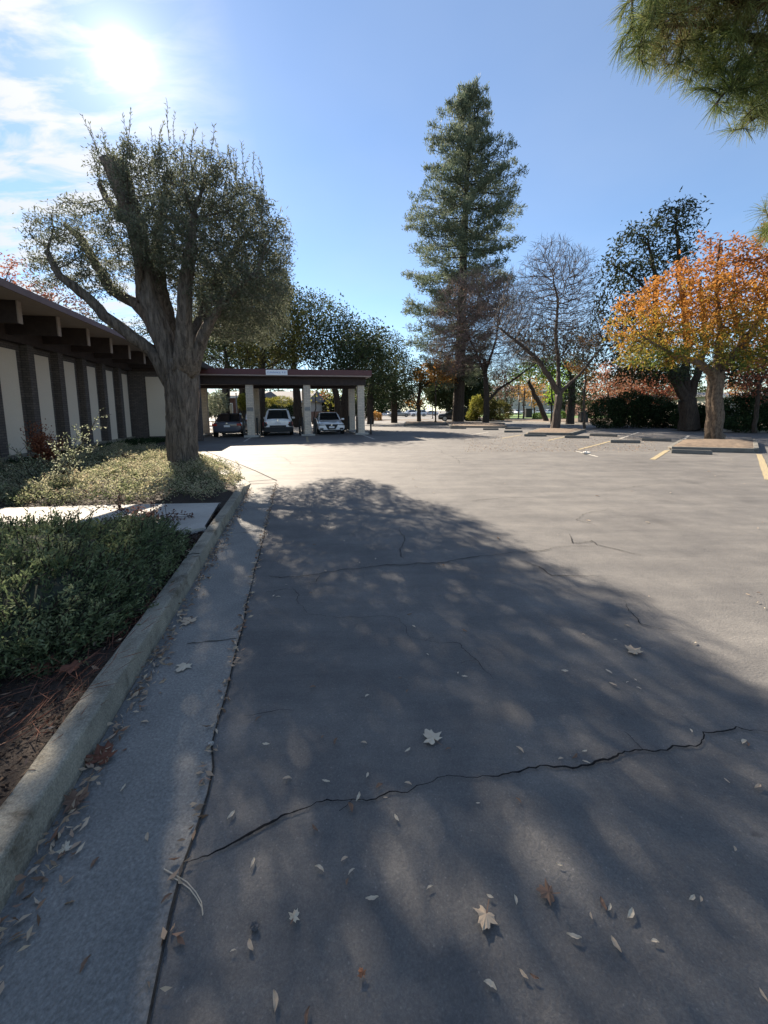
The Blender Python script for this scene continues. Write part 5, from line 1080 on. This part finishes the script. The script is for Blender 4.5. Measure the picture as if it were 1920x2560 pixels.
maple('maple_leaf', 'tiny cream leaf with a stalk near the bottom left of the asphalt', 735, 2300, .045, -.4, 'pale_dead', .4)
maple('maple_leaf', 'cream crumpled leaf on the gutter near the lower left kerb', 162, 2130, .055, .5, 'pale_dead', .6)
maple('maple_leaf', 'big curled red-brown leaf against the kerb face in the gutter', 250, 1905, .17, .2, 'red_dead', .9)
maple('maple_leaf', 'dark brown leaf heap piece against the kerb below the red-brown leaf', 195, 2010, .12, 1.4, 'brown_dead', .9)
maple('maple_leaf', 'russet leaf standing under the front of the rosemary', 105, 1668, .16, .3, 'red_dead', .7, z=.13)
maple('maple_leaf', 'russet leaf half under the rosemary nearer the kerb', 185, 1672, .17, 2.1, 'red_dead', .7, z=.13)
maple('maple_leaf', 'small pink-brown leaf on the sunlit patch at the bottom', 905, 2442, .03, .5, 'russet_leaf', .5)
def lance_mesh(i):
    rd = random.Random(100+i); L = 1; w = rd.uniform(.13, .2); V = []; Fc = []; K = 7
    for k in range(K+1):
        t = k/K; ww = w*math.sin(PI*min(1, t*.97+.02))**.8; z = .07*math.sin(PI*t)*rd.uniform(.3, 1.2)+.02; bend = .14*rd.uniform(.6, 1)*math.sin(PI*t)*(1 if i % 2 else -1)
        V += [(t-.5, bend-ww, z+.09), (t-.5, bend, z), (t-.5, bend+ww, z+.10)]
    for k in range(K): a = 3*k; Fc += [(a, a+3, a+4, a+1), (a+1, a+4, a+5, a+2)]
    me = bpy.data.meshes.new('narrow_leaf'); me.from_pydata(V, [], Fc); me.update(); return me
LM = []
for i in range(8):
    me = lance_mesh(i); me.materials.append([M['pale_dead'], M['litter'], M['pale_dead'], M['brown_dead']][i % 4]); LM.append(me)
seen = 0
def lance(px, py, L=None, rz=None, lab=None, mi=None, z=.004):
    p = G(px, py); o = bpy.data.objects.new('narrow_leaf', LM[RNG.integers(8) if mi is None else mi]); C.objects.link(o); s = (L or RNG.uniform(.035, .06))*.72
    o.location = (p.x, p.y, z); o.scale = (s, s, s); o.rotation_euler = (RNG.normal()*.07, RNG.normal()*.05, RNG.random()*6.28 if rz is None else rz)
    return tag(o, lab or 'small narrow dead leaf scattered on the asphalt', 'leaf', None if lab else 'small narrow dead leaves scattered on the asphalt')
for px, py, L, rz, lab in [(685, 2508, .055, -1.2, 'bright cream curled leaf at the very bottom left of centre'), (770, 2545, .045, 1.5, 'thin white leaf sliver upright at the bottom edge'), (930, 2248, .055, .1, 'tan broad narrow leaf lying crosswise at lower centre'), (876, 2022, .055, -1.1, 'pale curved leaf touching the long crack'),
                           (788, 2072, .045, 2.4, 'pale comma-shaped leaf just below the long crack'), (578, 2040, .05, 1.1, 'upright brown leaf left, above the long crack'), (631, 2160, .045, 1.5, 'vertical russet leaf below the left end of the long crack'), (1300, 1877, .05, -.9, 'pale leaf right of the large three-pointed leaf, above the crack'),
                           (1296, 2004, .035, -.9, 'short pale leaf just below the crack, right of centre'), (1288, 2253, .035, 1.5, 'upright cream leaf left of the dull folded leaf'), (1540, 2364, .05, 1.8, 'narrow pale leaf at lower right'), (1817, 1954, .03, 1.8, 'lone pale leaf at the right side below the crack'),
                           (1402, 1900, .035, .2, 'small brown leaf touching the crack at the right'), (665, 1862, .045, 0, 'pale straight leaf left of centre in the shade'), (645, 1800, .045, 1.0, 'cream leaf slanting above the straight pale leaf'), (718, 1950, .05, .1, 'dark curled leaf shred left of centre'),
                           (815, 1955, .045, -.1, 'pinkish leaf above the long crack'), (948, 1968, .045, .5, 'cream leaf pointing up-right just above the crack'), (918, 1940, .035, 1.3, 'small upright cream leaf above the crack'), (1020, 1962, .04, -.2, 'flat grey-brown leaf on the upper lip of the crack'), (992, 2047, .04, -1.0, 'slim pink-brown leaf right of centre below the crack'),
                           (910, 1860, .04, -.2, 'brown leaf left of the large three-pointed leaf'), (782, 1720, .045, .1, 'pair-like pale curled leaf upper centre'), (370, 2095, .045, 2.1, 'tan leaf alone on the lower gutter'), (308, 1972, .045, 1.6, 'tan upright leaf on the gutter'), (238, 2160, .045, 1.4, 'cream leaf on the sunlit part of the gutter'),
                           (214, 2415, .05, 1.5, 'tan leaf on the bottom part of the gutter'), (417, 2250, .045, .8, 'pale leaf at the gutter edge beside the pine needles'), (192, 2075, .04, 1.0, 'russet leaf on the gutter near the kerb'), (362, 1808, .05, 0, 'white narrow leaf lying crosswise on the gutter'), (1018, 1730, .035, 1.0, 'small pale leaf in the soft light patch')]:
    lance(px, py, L, rz, lab)
cnt = 0
while cnt < 140:
    if RNG.random() < .35 and cnt > 5: px = last[0]+RNG.normal()*45; py = last[1]+RNG.normal()*25; lance(px, max(1130, min(2540, py)), RNG.uniform(.02, .055)); cnt += 1; continue
    px = RNG.uniform(500, 1920); py = 1130+(2500-1130)*RNG.random()**2.3
    if (px < 735-(py-1027)*.238+20) : continue
    if py < 1180 and px < 900 and RNG.random() < .7: continue
    lance(px, py, RNG.uniform(.02, .055) if py > 1400 else RNG.uniform(.04, .085)); cnt += 1; last = (px, py)
# drifts in the gutter and along the seam: uncountable litter
def litter(name, label, fn, n, L0, L1, mat):
    V = []; Fc = []; P = []; Dv = []
    for i in range(n):
        p, zz_ = fn(); P.append((p.x, p.y, zz_)); a = RNG.random()*6.28; Dv.append((math.cos(a), math.sin(a), RNG.normal()*.25))
    Lx = RNG.uniform(L0, L1, n); co = leaves(np.array(P), np.array(Dv), Lx, Lx*.36, .2); o = link(name, npmesh(name, co, None, 4), M[mat]); o.location = (0, 0, 0); return tag(o, label, 'leaf litter', None, 'stuff')
def gfn():
    if RNG.random() < .72: u = .2+7.6*RNG.random()**1.5; v = VB+.02+abs(RNG.normal())*(.035+.03*math.sin(u*3.7)**2); z = .012+.03*RNG.random()*math.exp(-abs(v-VB)*20)
    else: u = RNG.uniform(.9, 8.2); v = VG+RNG.normal()*.012; z = .012
    if RNG.random() < .5*(math.sin(u*4)+1)/2: u = u+.15
    return UV(u, v), z
litter('gutter_litter', 'drift of small dry leaves along the kerb and the gutter seam', gfn, 1400, .025, .05, 'litter')
def mfn():
    u = RNG.uniform(-.6, 4.4); v = RNG.uniform(-3.2, -1.06) if u < 2.5 else RNG.uniform(-1.5, -1.06); return UV(u, v), bedz+.004+.028*RNG.random()
litter('mulch_chips', 'dark bark mulch in the bed beside the kerb', mfn, 30000, .010, .030, 'brown_dead').data.materials[0] = leafmat('bark_chip', [(.02, .012, .009), (.028, .019, .015), (.05, .033, .025), (.12, .085, .06)], .02, .9)
litter('mulch_leaves', 'pale and russet leaf bits on the bark mulch', mfn, 700, .025, .06, 'litter')
def mfn2(): u = RNG.uniform(4.3, 5.8); v = RNG.uniform(-2.2, -1.01); return UV(u, v), bedz+.004+.02*RNG.random()
litter('mulch_by_walkway', 'mulch in the bed corner beside the walkway', mfn2, 3500, .02, .05, 'brown_dead').data.materials[0] = bpy.data.materials['bark_chip']
def rn():   # reddish pine straw near kerb
    u = RNG.uniform(1.7, 3.2); v = RNG.uniform(-1.5, -1.0); return UV(u, v), .12+.05*RNG.random()
P = []; Dv = []
for i in range(420): p, z = rn(); P.append((p.x, p.y, z)); a = TH+1.57+RNG.normal()*.6; Dv.append((math.cos(a), math.sin(a), RNG.normal()*.15))
o = link('pine_straw', npmesh('pine_straw', leaves(np.array(P), np.array(Dv), .16, .004), None, 4), M['red_dead']); tag(o, 'reddish pine straw beside the kerb under the rosemary', 'pine straw', None, 'stuff')
def isl():
    q = G(RNG.uniform(1160, 1640), RNG.uniform(1084, 1130)); return q, .01
litter('lot_litter', 'fine leaf crumbs in front of the wheel stops', isl, 2600, .025, .06, 'litter')
# the pair of long needles
def needle(pix, label):
    P = [G(*p, .006) for p in pix]; V, Fc = tubes([([np.array(p) for p in P], [.0016]*len(P))]); o = pyd('long_needle', V, Fc, M['pale_dead']); tag(o, label, 'pine needle'); return o
needle([(410, 2172), (440, 2188), (468, 2205), (490, 2230), (504, 2255), (508, 2285)], 'curved long pine needle across the gutter edge, outer one of the two')
needle([(425, 2190), (450, 2203), (475, 2222), (492, 2245), (505, 2268), (507, 2288)], 'curved long pine needle across the gutter edge, inner one of the two')
# ================================================================== LIGHT, SKY
sd = ray(312, 150).normalized(); el = math.asin(sd.z); az = math.atan2(sd.x, sd.y)
print('sun el', math.degrees(el), 'az', math.degrees(az))
sl = bpy.data.lights.new('sun', 'SUN'); sl.energy = 5.0; sl.angle = math.radians(.53); sl.color = (1, .86, .69)
so = bpy.data.objects.new('sun', sl); C.objects.link(so); so.rotation_euler = (-sd).to_track_quat('-Z', 'Y').to_euler()
W = bpy.data.worlds.new('World'); S.world = W; W.use_nodes = True; t = W.node_tree; bg = t.nodes['Background']
sky = t.nodes.new('ShaderNodeTexSky'); sky.sky_type = 'NISHITA'; sky.sun_disc = False; sky.sun_elevation = el; sky.sun_rotation = az; sky.air_density = 1.0; sky.dust_density = .02; sky.ozone_density = 1.8
tc = t.nodes.new('ShaderNodeTexCoord'); v = tc.outputs['Generated']
def vm(op, a, b=None):
    n = t.nodes.new('ShaderNodeVectorMath'); n.operation = op
    if hasattr(a, 'is_output'): t.links.new(a, n.inputs[0])
    else: n.inputs[0].default_value = a
    if b is not None:
        if hasattr(b, 'is_output'): t.links.new(b, n.inputs[1])
        else: n.inputs[1].default_value = b
    return n
def mth(op, a, b=None, clamp=False):
    n = t.nodes.new('ShaderNodeMath'); n.operation = op; n.use_clamp = clamp
    for i, x in enumerate((a, b)):
        if x is None: continue
        if hasattr(x, 'is_output'): t.links.new(x, n.inputs[i])
        else: n.inputs[i].default_value = x
    return n.outputs[0]
dt = mth('MAXIMUM', vm('DOT_PRODUCT', v, tuple(sd)).outputs['Value'], 0.0)
# thin high cloud, denser towards the left, streaked
sx = t.nodes.new('ShaderNodeSeparateXYZ'); t.links.new(v, sx.inputs[0]); zc = mth('MAXIMUM', sx.outputs[2], .04)
cb = t.nodes.new('ShaderNodeCombineXYZ'); t.links.new(mth('DIVIDE', sx.outputs[0], mth('ADD', zc, .15)), cb.inputs[0]); t.links.new(mth('DIVIDE', sx.outputs[1], mth('ADD', zc, .15)), cb.inputs[1])
mp = t.nodes.new('ShaderNodeMapping'); mp.inputs['Scale'].default_value = (1.3, 3.4, 1); mp.inputs['Rotation'].default_value = (0, 0, .15); t.links.new(cb.outputs[0], mp.inputs[0])
n1 = noise(t, 3.2, 8, .58, mp.outputs[0], .4); n2 = noise(t, .9, 4, .5, cb.outputs[0])
rc = ramp(t, [(.40, (0, 0, 0)), (.58, (1, 1, 1))]); t.links.new(n1.outputs[0], rc.inputs[0])
left = mth('MULTIPLY', mth('ADD', mth('MULTIPLY', sx.outputs[0], -1.0), -.24), 3.4, True); left = t.nodes[-1].outputs[0] if False else left
leftc = mth('MINIMUM', mth('MAXIMUM', left, 0), 1)
rb = ramp(t, [(.35, (0, 0, 0)), (.65, (1, 1, 1))]); t.links.new(n2.outputs[0], rb.inputs[0])
cl = mth('ADD', mth('MULTIPLY', mth('MULTIPLY', rc.outputs[0], leftc), .85), mth('ADD', mth('MULTIPLY', rb.outputs[0], .12), .05))
cloudcol = mixc(t, mth('POWER', dt, 6), (5.0, 5.5, 6.1), (5.2, 5.3, 5.5))
skc = mixc(t, 1.0, sky.outputs[0], (.93, 1.02, 1.10), 'MULTIPLY')
c = mixc(t, cl, skc, cloudcol)
# bright hazy aureole round the sun (forward scattering)
g1 = mth('ADD', mth('MULTIPLY', mth('POWER', dt, 3500), 8), mth('MULTIPLY', mth('POWER', dt, 700), 2.2)); g2 = mth('MULTIPLY', mth('POWER', dt, 160), 1.1); g3 = mth('MULTIPLY', mth('POWER', dt, 30), .6)
gs = mth('ADD', mth('ADD', g1, g2), g3); gl = vm('SCALE', (1, .97, .93)); t.links.new(gs, gl.inputs['Scale'])
ad = vm('ADD', c, gl.outputs[0]); t.links.new(ad.outputs[0], bg.inputs['Color']); bg.inputs['Strength'].default_value = .052
S.view_settings.view_transform = 'Standard'; S.view_settings.look = 'None'; S.view_settings.exposure = 1.74; S.view_settings.gamma = 1
S.render.engine = 'CYCLES'
try: S.cycles.max_bounces = 8; S.cycles.transparent_max_bounces = 4
except Exception: pass
